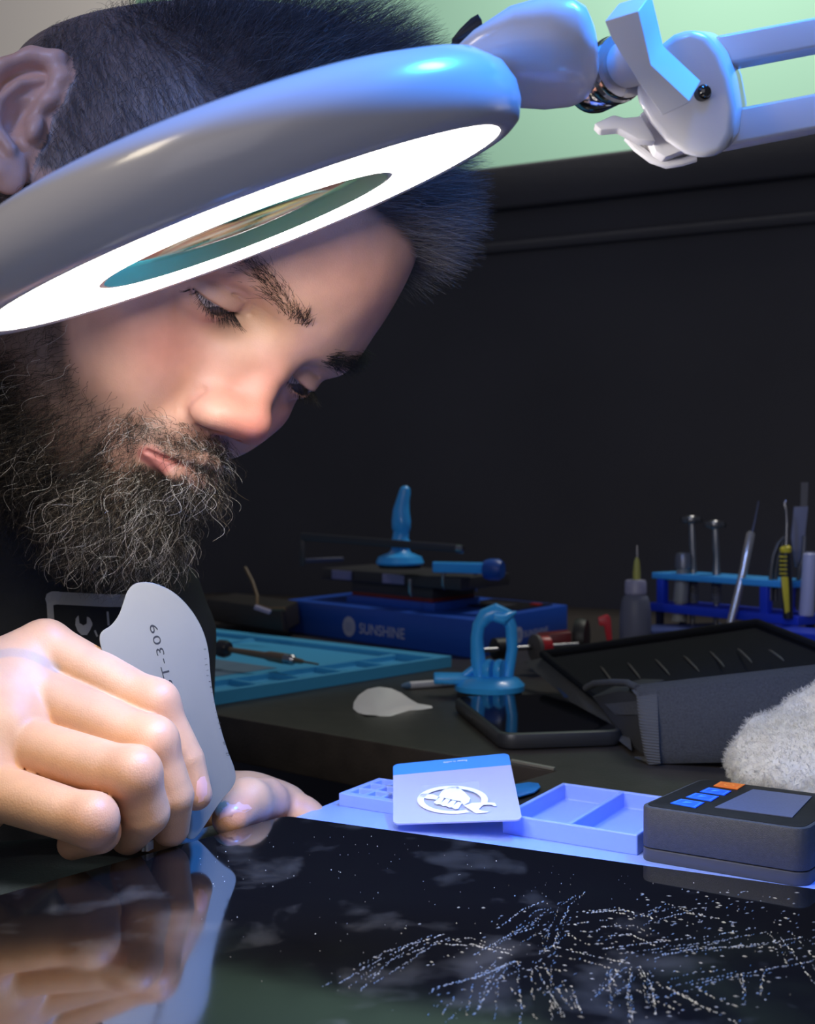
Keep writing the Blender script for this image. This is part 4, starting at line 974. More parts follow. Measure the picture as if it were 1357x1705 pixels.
MB().lathe((qb[0] + .1, qb[1], 0), (0, 0, 1), [(6 * sc_, zt(966)), (6.5 * sc_, zt(955)), (4.5 * sc_, zt(935)), (2 * sc_, zt(928))], 20).build('needle_hub', mat('yellow_hub', (.42, .42, .10), .4), bo)
MB().lathe((qb[0] + .15, qb[1], 0), (0, 0, 1), [(1.6 * sc_, zt(930)), (1.3 * sc_, zt(908))], 10).build('needle', M_steel, bo)
# ---- shallow clear box
bq = [on(1062, 1098), on(1210, 1092), on(1200, 1080), on(1085, 1084)]
tag(MB().prism(bq, Zv * 2.6).build('parts_box', mat('blue_clear_plastic', (.10, .14, .38), .3, trans=.3, ior=1.2), None, bevel=.15), 'shallow translucent blue parts box in front of the tool rack', 'box')

# ---- tool rack
M_rk = mat('cobalt_plastic', (.012, .05, .62), .4); M_rt = mat('sky_plastic', (.05, .40, .92), .4)
def dz(py, z): return (HC - z) * F / (py - YH)
zt1, zt2 = 7.2, 4.1
ra0, ra1 = on(1085, 958, zt1), on(1312, 974, zt1)
ru = unit((ra1 - ra0) * [1, 1, 0]); rv = np.array([-ru[1], ru[0], 0]); rl = np.linalg.norm((ra1 - ra0) * [1, 1, 0])
rk = thing('tool_rack', ra0 * [1, 1, 0], 'blue two-tier plastic tool rack at the right end of the far desk', 'rack')
R0 = ra0 * [1, 1, 0]
rz0 = on(1085, 1010, 0)[1]
MB().rbox(R0 + ru * rl / 2 + rv * 2.2 + Zv * zt1, (ru * rl / 2, rv * 2.2, Zv * .3), .08).build('top_shelf', M_rt, rk)
MB().rbox(R0 + ru * (rl * .53) + rv * 2.2 + Zv * zt2, (ru * rl * .54, rv * 2.3, Zv * .42), .08).build('lower_shelf', M_rk, rk)
for a in (.06, .83):
    MB().rbox(R0 + ru * rl * a + rv * .5 + Zv * (zt1 + zt2) / 2, (ru * .42, rv * .4, Zv * (zt1 - zt2) / 2), .06).build('post', M_rk, rk)
    MB().rbox(R0 + ru * rl * a + rv * 3.8 + Zv * (zt1 + zt2) / 2, (ru * .42, rv * .4, Zv * (zt1 - zt2) / 2), .06).build('post', M_rk, rk)
for a in (.04, .97):
    for b in (.5, 3.8): MB().rbox(R0 + ru * rl * a + rv * b + Zv * zt2 / 2, (ru * .3, rv * .3, Zv * zt2 / 2), .05).build('foot', mat('dark_blue_foot', (.004, .008, .05), .5), rk)
pr0 = on(1236, 1046, 3.4)
MB().rbox(pr0 * [1, 1, 0] + ru * 6 + rv * 1 + Zv * 3.3, (ru * 6, rv * 2.0, Zv * .4), .08).build('front_shelf', M_rk, rk)
for a in (.5, 11): MB().rbox(pr0 * [1, 1, 0] + ru * a + rv * 2 + Zv * 1.5, (ru * .3, rv * .3, Zv * 1.5), .05).build('foot', bpy.data.materials['dark_blue_foot'], rk)
GR = 'tools standing in the rack'
def dR(px, off=2.2):                                           # depth of the rack's middle line at a pixel column
    r = at(px, 900, 1.) - np.array([0, 0, HC]); o = R0 + rv * off; A_ = np.array([[r[0], -ru[0]], [r[1], -ru[1]]])
    t = np.linalg.solve(A_, o[:2])[0]; return t
def sec(mb, pts, m, name, parent, n=18): return mb.tube([at(*p[:3]) for p in pts], [p[3] for p in pts], n).build(name, m, parent)
M_ds = mat('dim_steel', (.30, .30, .31), .3, metal=.9); M_dg = mat('grey_grip', (.11, .115, .12), .5)
for x, yc, yb, lab in ((1151, 866, 1030, 'steel screwdriver with flat round cap behind the grey-capped tool in the rack'), (1190, 874, 1030, 'steel screwdriver with flat round cap and knurled shaft mid rack')):
    d_ = dR(x, 2.6)
    t = thing('precision_screwdriver', at(x, yb, d_), lab, 'screwdriver', GR)
    MB().lathe(at(x, yc, d_), (0, 0, 1), [(.5, -.3), (1.05, -.25), (1.1, 0), (1.05, .3), (.4, .35)], 28).build('swivel_cap', mat('cap_steel', (.16, .16, .16), .25, metal=.8), t)
    MB().lathe(at(x, yc, d_), (0, 0, 1), [(.42, -.36), (.5, -.3), (.5, .36), (.42, .42)], 20).build('cap_band', M_ds, t)
    sec(MB(), [(x + 1, yc + 6, d_, .3), (x + 2, yc + 40, d_, .36), (x + 3, 925, d_, .3), (x + 3, 960, d_, .42)], M_ds, 'shaft', t)
    kb = MB()
    for k in range(7): kb.lathe(at(x + 3, 965 + k * 6, d_), (0, 0, 1), [(.38, -.2), (.5, -.08), (.5, .08), (.38, .2)], 16)
    kb.build('knurled_grip', M_dg, t)
    sec(MB(), [(x + 3, 1004, d_, .3), (x + 2, yb + 10, d_, .25)], M_ds, 'tip', t)
d_ = dR(1137, 1.2)
t = thing('grey_marker', at(1135, 1035, d_), 'stout grey marker with rounded silver cap at the left end of the rack', 'marker', GR)
sec(MB(), [(1138, 919, d_, .4), (1138, 922, d_, .72), (1138, 928, d_, .85), (1138, 946, d_, .85)], mat('silver_cap', (.16, .165, .19), .35, metal=.5), 'marker_cap', t)
sec(MB(), [(1137, 946, d_, .6), (1136, 964, d_, .62), (1136, 968, d_, .72), (1133, 1003, d_, .72)], mat('grey_green_barrel', (.22, .23, .22), .45), 'barrel', t)
sec(MB(), [(1132, 1003, d_, .5), (1131, 1020, d_, .55), (1130, 1034, d_, .8)], mat('pale_foot', (.28, .28, .24), .5), 'marker_foot', t)
d_ = dR(1235, .2)
t = thing('desoldering_pick', at(1215, 1041, d_), 'slanting silver pen with long fine needle leaning in the rack', 'pick', GR)
sec(MB(), [(1263, 834, d_ + 1.5, .05), (1257, 868, d_ + 1.2, .10), (1252, 889, d_ + 1, .16)], mat('dull_needle', (.12, .12, .15), .35, metal=.8), 'needle', t)
sec(MB(), [(1252, 886, d_ + 1, .30), (1250, 890, d_ + 1, .42), (1243, 925, d_ + .7, .42), (1238, 950, d_ + .4, .38), (1224, 1008, d_ - .2, .38), (1215, 1041, d_ - .6, .36)], mat('bright_silver', (.62, .60, .58), .25, metal=.85), 'barrel', t)
d_ = dR(1300, 1.5)
t = thing('bent_tweezers', at(1285, 1010, d_), 'dull grey bent tweezers curving over behind the yellow handled hook', 'tweezers', GR)
sec(MB(), [(1283, 1000, d_, .2), (1284, 950, d_, .22), (1288, 925, d_, .22), (1296, 905, d_, .2), (1306, 894, d_, .14)], mat('dull_tweezer', (.10, .10, .10), .4, metal=.6), 'tweezer_arm', t)
sec(MB(), [(1291, 1000, d_ + .4, .2), (1292, 952, d_ + .4, .2), (1296, 927, d_ + .3, .2), (1306, 896, d_, .14)], bpy.data.materials['dull_tweezer'], 'tweezer_arm', t)
d_ = on(1310, 1040, 3.7)[1] - .5
t = thing('hook_tool', at(1312, 1035, d_), 'black and yellow handled hook tool standing upright in the front shelf', 'hook tool', GR)
M_yl = mat('yellow_plastic', (.75, .62, .04), .4)
sec(MB(), [(1307, 909, d_, .3), (1308, 912, d_, .5), (1308, 918, d_, .5), (1308, 921, d_, .4)], M_yl, 'collar', t)
sec(MB(), [(1308, 920, d_, .44), (1309, 958, d_, .5), (1311, 990, d_, .48), (1312, 1030, d_, .42)], M_darkpl, 'handle', t)
MB().prism([at(*p, d_ - .5) for p in ((1301, 960), (1313, 960), (1315, 1018), (1308, 1022), (1304, 990))], np.array([0, .2, 0])).build('yellow_inlay', M_yl, t, bevel=.05)
for k in range(5): MB().rbox(at(1304, 927 + k * 7, d_ - .44), (np.array([.32, 0, 0]), np.array([0, .1, 0]), np.array([0, 0, .07])), .04).build('grip_bar', M_yl, t)
sec(MB(), [(1309, 908, d_, .14), (1310, 870, d_, .12), (1309, 850, d_, .1), (1306, 838, d_, .1), (1309, 833, d_, .09)], M_steel, 'hook', t)
d_ = dR(1333, 2.8)
t = thing('clear_holder', at(1330, 1020, d_), 'clear plastic sleeve with a flat steel blade rising from the rack', 'holder', GR)
MB().prism([at(*p, d_) for p in ((1323, 844), (1346, 843), (1340, 900), (1333, 944), (1325, 944), (1318, 895))], np.array([0, .3, 0])).build('sleeve', mat('hazy_plastic', (.30, .31, .40), .35, trans=.25, ior=1.2), t, bevel=.05)
MB().prism([at(*p, d_ + .4) for p in ((1334, 803), (1346, 803), (1344, 846), (1333, 846))], np.array([0, .12, 0])).build('blade', mat('dull_blade', (.20, .19, .18), .4, metal=.5), t)
sec(MB(), [(1340, 892, d_ - .3, .2), (1338, 930, d_ - .3, .26), (1331, 948, d_ - .3, .2), (1325, 1010, d_ - .3, .12)], mat('grey_handle', (.12, .12, .13), .4, metal=.4), 'stem', t)
d_ = on(1343, 1040, 3.7)[1]
t = thing('white_tube', at(1343, 1026, d_), 'plain white tube standing on the front shelf at the right edge', 'tube', GR)
sec(MB(), [(1349, 921, d_, .5), (1349, 923, d_, .62), (1343, 1022, d_, .66), (1343, 1025, d_, .6)], mat('white_tube_plastic', (.50, .52, .68), .4), 'tube_body', t)
sec(MB(), [(1349, 919, d_, .42), (1349, 924, d_, .5)], mat('tube_top', (.30, .31, .42), .4), 'tube_top', t)
for x, y, m, lab, cat in ((1320, 1072, M_yl, 'yellow bit holder under the front shelf of the rack', 'bit holder'), (1345, 1078, mat('cream', (.42, .38, .36), .5), 'cream coloured jar under the front shelf of the rack', 'jar')):
    d_ = on(x, y + 12)[1] * cT
    o_ = MB().lathe(on(x, y + 12), (0, 0, 1), [(.5, 0), (.62, .1), (.62, .9 if m is M_yl else 2.2), (.4, 1.0 if m is M_yl else 2.4)], 20).build('bit_holder' if m is M_yl else 'small_jar', m, None)
    tag(o_, lab, cat)
# ------------------------------------------------------------------ the person
def march(f, px, py, d0=40, d1=80):
    d = d0
    for _ in range(120):
        v = float(f(at(px, py, d)[None].astype(np.float32))[0])
        if v < .004 or d > d1: break
        d += max(.01, v * .7)
    return d
VOX = .095
pv_, pf_ = surface_nets(body, (-40, 34, -3), (2, 76, 36), VOX)
hl = w2h(pv_.astype(np.float32)).astype(float)
pv_ = warp(pv_)
me = np_mesh('person', pv_, pf_)
hx, hy, hz = np.abs(hl[:, 0]), hl[:, 1], hl[:, 2]
def gs(d2, s): return np.exp(-d2 / (s * s))
def near(pts, p): return np.min([((pts - np.asarray(q)) ** 2).sum(1) for q in p], 0)
def seg_d(P, pts):
    return np.minimum.reduce([cap(P.astype(np.float32), pts[i], pts[i + 1], 0.) for i in range(len(pts) - 1)])
hq = np.stack([hx, hy, hz], 1)
is_head = (hl ** 2).sum(1) < 15.5 ** 2
def hairline(x, y):                                            # height of the hair's edge as the head turns from front to side
    return np.interp(y, [-9, -2, .2, 1.2, 1.9, 3.2, 4.6, 6.0, 7.2, 8.4, 9.4], [-8, -5.5, -2.0, -1.5, -1.0, 1.6, 4.0, 5.3, 5.9, 6.5, 6.7])
def beardline(y):
    return np.interp(y, [-1, .8, 1.8, 3.0, 4.2, 5.5, 6.8, 8.0, 9.0, 10.2, 11.5], [-3.5, -1.0, -1.6, -2.9, -4.6, -6.0, -6.5, -6.1, -5.6, -5.3, -5.1])
_L = (hq - EAR[0]) / 1.14; _L = np.stack([_L @ EAR[1], _L @ EAR[2], _L @ EAR[3]], 1)
ear_m = (ear_sdf(_L.astype(np.float32)) < .10) & (hx > 6.6)
hair_m = np.clip((hz - hairline(hx, hy)) / .5 + .5, 0, 1) * is_head * ~ear_m * (hy < 9.9)
lipd = seg_d(hq, [(2.5, 9.7, -7.3), (1.3, 10.5, -7.35), (0, 10.85, -7.4)])
lo_l = seg_d(hq, [(2.4, 9.6, -7.4), (1.3, 10.45, -7.75), (0, 10.75, -7.9)]); up_l = seg_d(hq, [(2.5, 9.7, -7.2), (1.3, 10.6, -6.95), (.45, 10.95, -6.8), (0, 10.85, -6.9)])
lips = np.maximum(gs(np.maximum(lo_l - .5, 0) ** 2, .14), gs(np.maximum(up_l - .16, 0) ** 2, .1)) * is_head * (hz > -8.6)
bare = gs((hx - 3.0) ** 2 / .5 + (hy - 8.9) ** 2 / 2 + (hz + 8.2) ** 2 / .35, 1.0)
beard_m = np.clip((beardline(hy) - hz) / 1.3 + .5, 0, 1) * is_head * (hz > -13.5) * (1 - np.minimum(1, 1.6 * lips)) * ~ear_m * (hy > -2.5) * (1 - .8 * gs((hx - 3.1) ** 2 + (hy - 8.9) ** 2 + (hz + 8.2) ** 2, .75))
beard_m *= np.where((hy > 10.5) & (hz > -5.3), 0, 1)
nose_block = (hx < 2.25) & (hz > -5.15) & (hy > 8.8)
beard_m[nose_block] = 0
col = np.tile(np.array([.60, .345, .255]), (len(hl), 1))
def blend(w, c): 
    global col
    col = col * (1 - w[:, None]) + np.asarray(c) * w[:, None]
hm = is_head.astype(float)
blend(.85 * gs((hx / 1.5) ** 2 + ((hy - 11.2) / 1.8) ** 2 + ((hz + 3.9) / 1.3) ** 2, 1.) * hm, (.68, .17, .11))
blend(.5 * gs((hx - .2) ** 2 / 1.2 + ((hz + 1.8) / 1.6) ** 2 + ((hy - 10.3) / 1.5) ** 2, 1.) * hm, (.66, .24, .17))
blend(.6 * gs(((hx - 4.2) / 2.1) ** 2 + ((hz + 2.6) / 1.6) ** 2 + ((hy - 7.2) / 3) ** 2, 1.) * hm, (.62, .22, .18))
blend(.45 * gs(((hx - 1.9) / .9) ** 2 + ((hz - .4) / 1.6) ** 2, 1.) * hm * (hy > 7), (.60, .40, .24))
blend(.35 * gs(((hx - 3.0) / 1.4) ** 2 + ((hz + 1.1) / .35) ** 2, 1.) * hm * (hy > 7), (.40, .24, .20))
blend(.4 * gs(((hz - 4.5) / 2.0) ** 2 + (hx / 5) ** 2, 1.) * hm * (hy > 6), (.64, .28, .21))
blend(lips * .85, (.46, .15, .14))
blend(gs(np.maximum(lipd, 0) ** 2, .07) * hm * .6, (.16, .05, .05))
blend(.85 * hair_m ** 1.5, (.075, .068, .07))
blend(np.interp(hy, [5.5, 8.5], [.85, .5]) * beard_m ** 1.4, (.055, .045, .042))
E_ = np.array([3.2, 7.75, 0]); de = hq - E_; re = np.sqrt((de ** 2).sum(1))
ball = (re < 1.255) & (de[:, 1] > .2) & is_head
gz = unit([.05, .80, -.60]); ang = np.degrees(np.arccos(np.clip((de @ gz) / re, -1, 1)))
col[ball] = (.50, .42, .40); col[ball & (ang < 30)] = (.05, .035, .025); col[ball & (ang < 13)] = (.008, .008, .008)
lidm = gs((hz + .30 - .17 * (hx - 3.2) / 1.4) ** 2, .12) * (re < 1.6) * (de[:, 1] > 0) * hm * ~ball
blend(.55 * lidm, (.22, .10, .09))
# hands
w_rh = ((pv_ - at(60, 1230, 47)) ** 2).sum(1) < 18 ** 2
w_lh = ((pv_ - at(430, 1340, 55)) ** 2).sum(1) < 8 ** 2
hands = (w_rh | w_lh) & ~is_head
col[hands] = (.60, .335, .185)
for k in ('index', 'middle', 'ring', 'little'):
    J, R_ = RH[k]
    for c, s, w in ((J[1] + np.array([.25, -.3, -.1]), .9, .45), (J[2], .7, .3), (J[3], .8, .35), (J[0], .9, .12)):
        blend(w * gs(((pv_ - c) ** 2).sum(1), s) * hands, (.60, .24, .17))
blend(.55 * gs(((pv_ - at(395, 1350, 51)) ** 2).sum(1), .9) * w_lh, (.62, .20, .12))
blend(.35 * gs(((pv_ - at(470, 1340, 55)) ** 2).sum(1), 2.0) * w_lh, (.66, .27, .19))
TT = [at(x, y, march(body, x, y, 38)) for x, y in ((-10, 1090), (15, 1086), (40, 1088), (62, 1096), (80, 1106), (92, 1114))]
blend(.38 * gs(np.maximum(seg_d(pv_, TT) - .16, 0) ** 2, .09) * hands, (.22, .26, .27))
ca_ = me.color_attributes.new('skin_tone', 'FLOAT_COLOR', 'POINT')
rgba = np.ones((len(col), 4), np.float32); rgba[:, :3] = col
ca_.data.foreach_set('color', rgba.ravel())
M_skin = mat('skin', (.6, .35, .26), .46, spec=.42, sss=.14)
nt = M_skin.node_tree; b_ = nt.nodes['Principled BSDF']; tc = nt.nodes.new('ShaderNodeTexCoord')
at_ = nt.nodes.new('ShaderNodeAttribute'); at_.attribute_name = 'skin_tone'
n1 = noise(nt, 60, 6, tc.outputs['Object']); r1 = ramp(nt, n1.outputs['Fac'], [(.3, .90), (.7, 1.08)])
mx = nt.nodes.new('ShaderNodeMix'); mx.data_type = 'RGBA'; mx.blend_type = 'MULTIPLY'; mx.inputs[0].default_value = 1
nt.links.new(at_.outputs['Color'], mx.inputs[6]); nt.links.new(r1.outputs[0], mx.inputs[7]); nt.links.new(mx.outputs[2], b_.inputs['Base Color'])
n2 = nt.nodes.new('ShaderNodeTexVoronoi'); n2.inputs['Scale'].default_value = 1300; nt.links.new(tc.outputs['Object'], n2.inputs['Vector'])
n3 = noise(nt, 420, 4, tc.outputs['Object'])
ad = nt.nodes.new('ShaderNodeMath'); ad.operation = 'ADD'; nt.links.new(n2.outputs['Distance'], ad.inputs[0]); nt.links.new(n3.outputs['Fac'], ad.inputs[1])
bp = nt.nodes.new('ShaderNodeBump'); bp.inputs['Strength'].default_value = .12; bp.inputs['Distance'].default_value = .0004
nt.links.new(ad.outputs[0], bp.inputs['Height']); nt.links.new(bp.outputs['Normal'], b_.inputs['Normal'])
person = link('person', me, M_skin)
tag(person, 'bearded man in a dark t-shirt bending over the tablet with a steel scraper in hand', 'person')
nrm = np.empty(len(pv_) * 3, np.float32); me.vertices.foreach_get('normal', nrm); nrm = nrm.reshape(-1, 3).astype(float)

# ---- hair as strands
def M_hairmat(name, stops, rough=.42, spec=.5):
    m = bpy.data.materials.new(name); m.use_nodes = True; nt = m.node_tree; b = nt.nodes['Principled BSDF']
    inp(b, 'Roughness', rough); inp(b, 'Specular IOR Level', spec)
    hi = nt.nodes.new('ShaderNodeAttribute'); hi.attribute_name = 'strand_tone'
    r = ramp(nt, hi.outputs['Fac'], stops); r.color_ramp.interpolation = 'LINEAR'
    nt.links.new(r.outputs[0], b.inputs['Base Color']); return m
def strands(name, S_, rad, tone, m, parent=person):            # S_ (n, k, 3) cm, rad (k,) cm
    n, k, _ = S_.shape
    cu = bpy.data.hair_curves.new(name); cu.add_curves([k] * n)
    cu.points.foreach_set('position', (S_ * .01).astype(np.float32).ravel())
    a = cu.attributes.get('radius') or cu.attributes.new('radius', 'FLOAT', 'POINT')
    a.data.foreach_set('value', np.tile(np.asarray(rad, np.float32) * .01, n))
    t = cu.attributes.new('strand_tone', 'FLOAT', 'CURVE'); t.data.foreach_set('value', tone.astype(np.float32))
    o = bpy.data.objects.new(name, cu); COL.objects.link(o); cu.materials.append(m)
    o.parent = parent
    return o
R_ = np.random.default_rng(11)
def roots(w, n):
    p = w / w.sum(); i = R_.choice(len(pv_), n, p=p)
    return pv_[i] + R_.normal(size=(n, 3)) * .04, nrm[i], i
def grow(P, D0, D1, L, k, curl=0., wl=1.2, jit=.0, bend=1.0):
    n = len(P); t = np.linspace(0, 1, k)
    nz = lambda v: v / (np.linalg.norm(v, axis=-1, keepdims=True) + 1e-9)
    D0, D1 = nz(D0), nz(D1)
    d = nz(D0[:, None] * (1 - t[None, :, None]) ** bend + D1[:, None] * t[None, :, None])
    step = (L[:, None] / (k - 1))[..., None]
    S_ = P[:, None] + np.concatenate([np.zeros((n, 1, 3)), np.cumsum(d[:, :-1] * step, 1)], 1)
    if curl:
        u = nz(np.cross(D1, R_.normal(size=(n, 3)))); v = np.cross(D1, u)
        ph = R_.uniform(0, 6.28, (n, 1)); fr = 6.28 * L[:, None] / (wl * R_.uniform(.6, 1.5, (n, 1)))
        am = (curl * R_.uniform(.4, 1.6, (n, 1))) * np.minimum(1, t[None] * 2.5)
        S_ = S_ + u[:, None] * (am * (np.cos(ph + fr * t) - np.cos(ph)))[..., None] + v[:, None] * (am * (np.sin(ph + fr * t) - np.sin(ph)))[..., None]
    return S_
up_h, fw_h, rt_h = HRW[:, 2], HRW[:, 1], HRW[:, 0]
G = np.array([0, 0, -1.])
taper = lambda k, r: r * np.linspace(1, .35, k)
# head hair
n = 36000
P, N, i = roots(hair_m ** 2 * (hy > -7) * (1 + .6 * (hz > 6)), n)
topw = np.clip((hz[i] - 5.2) / 2.6, 0, 1)[:, None]
L = (.8 + .7 * R_.random(n)) * (1 - topw[:, 0]) + (2.0 + 1.4 * R_.random(n)) * topw[:, 0]
D1 = (fw_h * .9 - up_h * .35) * (1 - topw) + (fw_h * .75 + up_h * .35 + rt_h * .25) * topw
front = np.clip((hy[i] - 5) / 3, 0, 1)[:, None] * topw
D1 = D1 * (1 - front) + (fw_h * .8 + up_h * .5) * front
D1 = D1 + R_.normal(size=(n, 3)) * .22
D1 = D1 / np.linalg.norm(D1, axis=1, keepdims=True) + N * (.10 + .28 * topw)
M_hair = M_hairmat('dark_hair', [(0, (.045, .042, .045)), (.7, (.115, .105, .11)), (.93, (.19, .175, .17)), (1, (.40, .38, .36))], .4)
strands('hair', grow(P, N * (.3 + .3 * topw) + D1 * .7, D1, L, 8, .04, 2.5), taper(8, .0062), R_.random(n), M_hair)
# beard
n = 17000
P, N, i = roots(beard_m ** 1.6 * (1 + 1.2 * (hz < -8)) * (1 + 2.5 * ((hy > 8) & (hx < 4))) * np.where(hl[:, 0] > -1, 1, .5), n)
low = np.clip((-hz[i] - 4.0) / 6.0, 0, 1); side_ = np.clip((6.5 - hy[i]) / 4, 0, 1)
mous = (hx[i] < 3.2) & (hz[i] > -7.0) & (hy[i] > 8)
L = (.6 + 1.9 * low ** 1.1) * R_.uniform(.45, 1.35, n) * (1 + .45 * side_)
L[mous] = R_.uniform(.45, .85, mous.sum())
L[(hx[i] < 2.6) & (hz[i] < -8) & (hz[i] > -9.4) & (hy[i] > 9)] *= .6
D1 = G * .75 - up_h * .45 + N * .35 - fw_h * .1 + R_.normal(size=(n, 3)) * .35
sg = np.sign(hl[i, 0])[:, None]
D1[mous] = (-up_h * 1.0 + rt_h * sg[mous] * .35 * (hx[i][mous][:, None] > .3) + N[mous] * .25 + R_.normal(size=(mous.sum(), 3)) * .22)
tone = R_.random(n) ** 2.0 * .92
tone[(hy[i] > 8.2) & (hz[i] < -5)] += .22
white = R_.random(n) > .975; tone[white] = 1.2
M_beard = M_hairmat('greying_beard', [(0, (.006, .005, .005)), (.5, (.014, .012, .010)), (.85, (.11, .085, .06)), (.95, (.22, .17, .11)), (1, (.62, .60, .56))], .42, .28)
strands('beard', grow(P, N * .9 - up_h * .5, D1, L, 20, .24, 1.7), taper(20, .0066), np.clip(tone, 0, 1), M_beard)
# eyebrows and lashes
def along(pts, n, sp):
    pts = np.asarray(pts, float); t = R_.random(n) * (len(pts) - 1); k = t.astype(int); f_ = (t - k)[:, None]
    return pts[k] * (1 - f_) + pts[np.minimum(k + 1, len(pts) - 1)] * f_ + R_.normal(size=(n, 3)) * sp, t / (len(pts) - 1)
def snap(p):                                                   # head-frame point onto the skin along its gradient
    w = h2w(p)
    for _ in range(4):
        e = .05; g = np.stack([body(w + np.eye(3)[q] * e) - body(w - np.eye(3)[q] * e) for q in range(3)], 1) / (2 * e)
        w = w - body(w)[:, None] * g / np.maximum((g * g).sum(1, keepdims=True), .2)
    return w, g / (np.linalg.norm(g, axis=1, keepdims=True) + 1e-9)
for s in (1, -1):
    p, t = along([(s * 1.3, 10.2, 1.45), (s * 2.2, 9.9, 1.75), (s * 3.4, 9.3, 2.3), (s * 4.5, 8.4, 2.5), (s * 5.3, 7.4, 2.2)], 640, .17)
    w, g = snap(p)
    D = rt_h * s * (.9 - .3 * (t < .25))[:, None] + up_h * (.75 - .9 * t)[:, None] + g * .35 + R_.normal(size=(640, 3)) * .18
    strands('eyebrow', warp(grow(w, D, D - up_h * .2, R_.uniform(.5, .95, 640), 6)), taper(6, .0078), R_.random(640) * .5, M_beard)
    ls = []
    for e0, e1, dz_, n_, ln_ in ((-1.2, 1.45, 0, 120, .85), (-.9, 1.3, 1, 60, .45)):
        x = R_.uniform(e0, e1, n_); sx = x / 1.4
        z = (-.20 + .17 * sx + .03 * sx * sx - .03) if not dz_ else (-.72 + .17 * sx + .55 * sx * sx + .02)
        y = np.sqrt(np.maximum(1.37 ** 2 - x * x - z * z, .05))
        p = np.stack([s * (3.2 + x), 7.75 + y, z], 1); w = h2w(p)
        out = h2w(np.stack([s * (3.2 + x * 1.6), 7.75 + y * 2, z * 1.5], 1)) - h2w(np.stack([s * (3.2 + x), 7.75 + y, z], 1))
        out /= np.linalg.norm(out, axis=1, keepdims=True)
        D = out * .9 + (-up_h * .55 if not dz_ else -up_h * .6) + R_.normal(size=(n_, 3)) * .12
        ls.append(grow(w, D, D + (up_h * .5 if not dz_ else 0) + rt_h * s * (.5 * sx)[:, None], R_.uniform(.6, 1.1, n_) * ln_, 6))
    ls = np.concatenate(ls)
    strands('eyelashes', warp(ls), taper(6, .0085), R_.random(len(ls)) * .4, M_beard)

# ---- t-shirt
def shirt(P):
    P = np.asarray(P, np.float32)
    d = cap(P, NB + np.array([-14, 2, -6]), NB + np.array([9, 0, -6]), 6.8, 6.6)
    d = smin(d, ell(P, NB + np.array([-3, 3, -22]), (16.4, 9.6, 22)), 4)
    d = smin(d, cap(P, NB + np.array([9, 0, -6]), NB + np.array([10.6, -1.5, -20]), 6.4, 5.2), 1.5)
    d = smin(d, cap(P, NB + np.array([-14, 2, -6]), at(-480, 1200, 62), 6.4, 5.4), 1.5)
    q = P - np.float32(NB)
    d = d + .16 * np.sin(q[:, 0] * .9 + q[:, 2] * .55) * np.sin(q[:, 2] * .5 + 1) + .08 * np.sin(q[:, 0] * 1.9 - q[:, 2] * 1.3)
    nm = h2w((0, -2.0, -6)) * .62 + NB * .38
    d = smin(d, cap(P, nm, NB + np.array([1, 0, -3]), 6.6, 7.4), 1.5)
    d = np.maximum(d, -cap(P, h2w((0, -2.5, -5)), nm * .8 + NB * .2, 6.1, 6.3))
    return np.maximum(d, -(P[:, 2] + 22)).astype(np.float32)
sv, sf = surface_nets(shirt, NB + np.array([-40, -22, -40]), NB + np.array([22, 16, 6]), .35)
M_shirt = mat('black_cotton', (.014, .016, .020), .9, bump=.4, bscale=1500, var=.2, vscale=200)
shirt_o = link('t_shirt', np_mesh('t_shirt', sv, sf), M_shirt, person)
M_badge = mat('grey_print', (.34, .35, .36), .8)
pr = MB()
def spatch(poly_px):
    pr.add([at(x, y, march(shirt, x, y) - .06) for x, y in poly_px], [list(range(len(poly_px)))])
Z3 = lambda x, y: (60 + x * .1179, 970 + y * .1179)
def strip(pts, w):
    for (x0, y0), (x1, y1) in zip(pts[:-1], pts[1:]):
        n_ = max(1, int(math.hypot(x1 - x0, y1 - y0) / 8)); nx, ny = -(y1 - y0), x1 - x0; L_ = math.hypot(nx, ny); nx, ny = nx / L_ * w / 2, ny / L_ * w / 2
        for k in range(n_):
            a, b = k / n_, (k + 1) / n_ + .02
            spatch([(x0 + (x1 - x0) * t_ + s_ * nx, y0 + (y1 - y0) * t_ + s_ * ny) for t_, s_ in ((a, 1), (b, 1), (b, -1), (a, -1))])
strip([Z3(210, 215), Z3(600, 235), Z3(1000, 255), Z3(1400, 255)], 21); strip([Z3(190, 200), Z3(215, 600), Z3(235, 1000)], 11)
spatch([Z3(*p) for p in ((130, 230), (150, 160), (220, 125), (330, 125), (330, 300), (240, 320), (160, 330))])
spatch([Z3(*p) for p in ((600, 460), (612, 570), (640, 600), (590, 690), (555, 600), (560, 510))]); spatch([Z3(*p) for p in ((612, 570), (668, 605), (715, 580), (795, 600), (760, 680), (720, 740), (640, 740), (585, 680))]); spatch([Z3(*p) for p in ((718, 480), (760, 500), (795, 570), (795, 610), (715, 585))])
strip([Z3(1010, 410), Z3(1025, 600)], 3.5); strip([Z3(830, 675), Z3(865, 760)], 3)
pb_ = pr.build('shirt_print', M_badge, shirt_o, smooth=False)

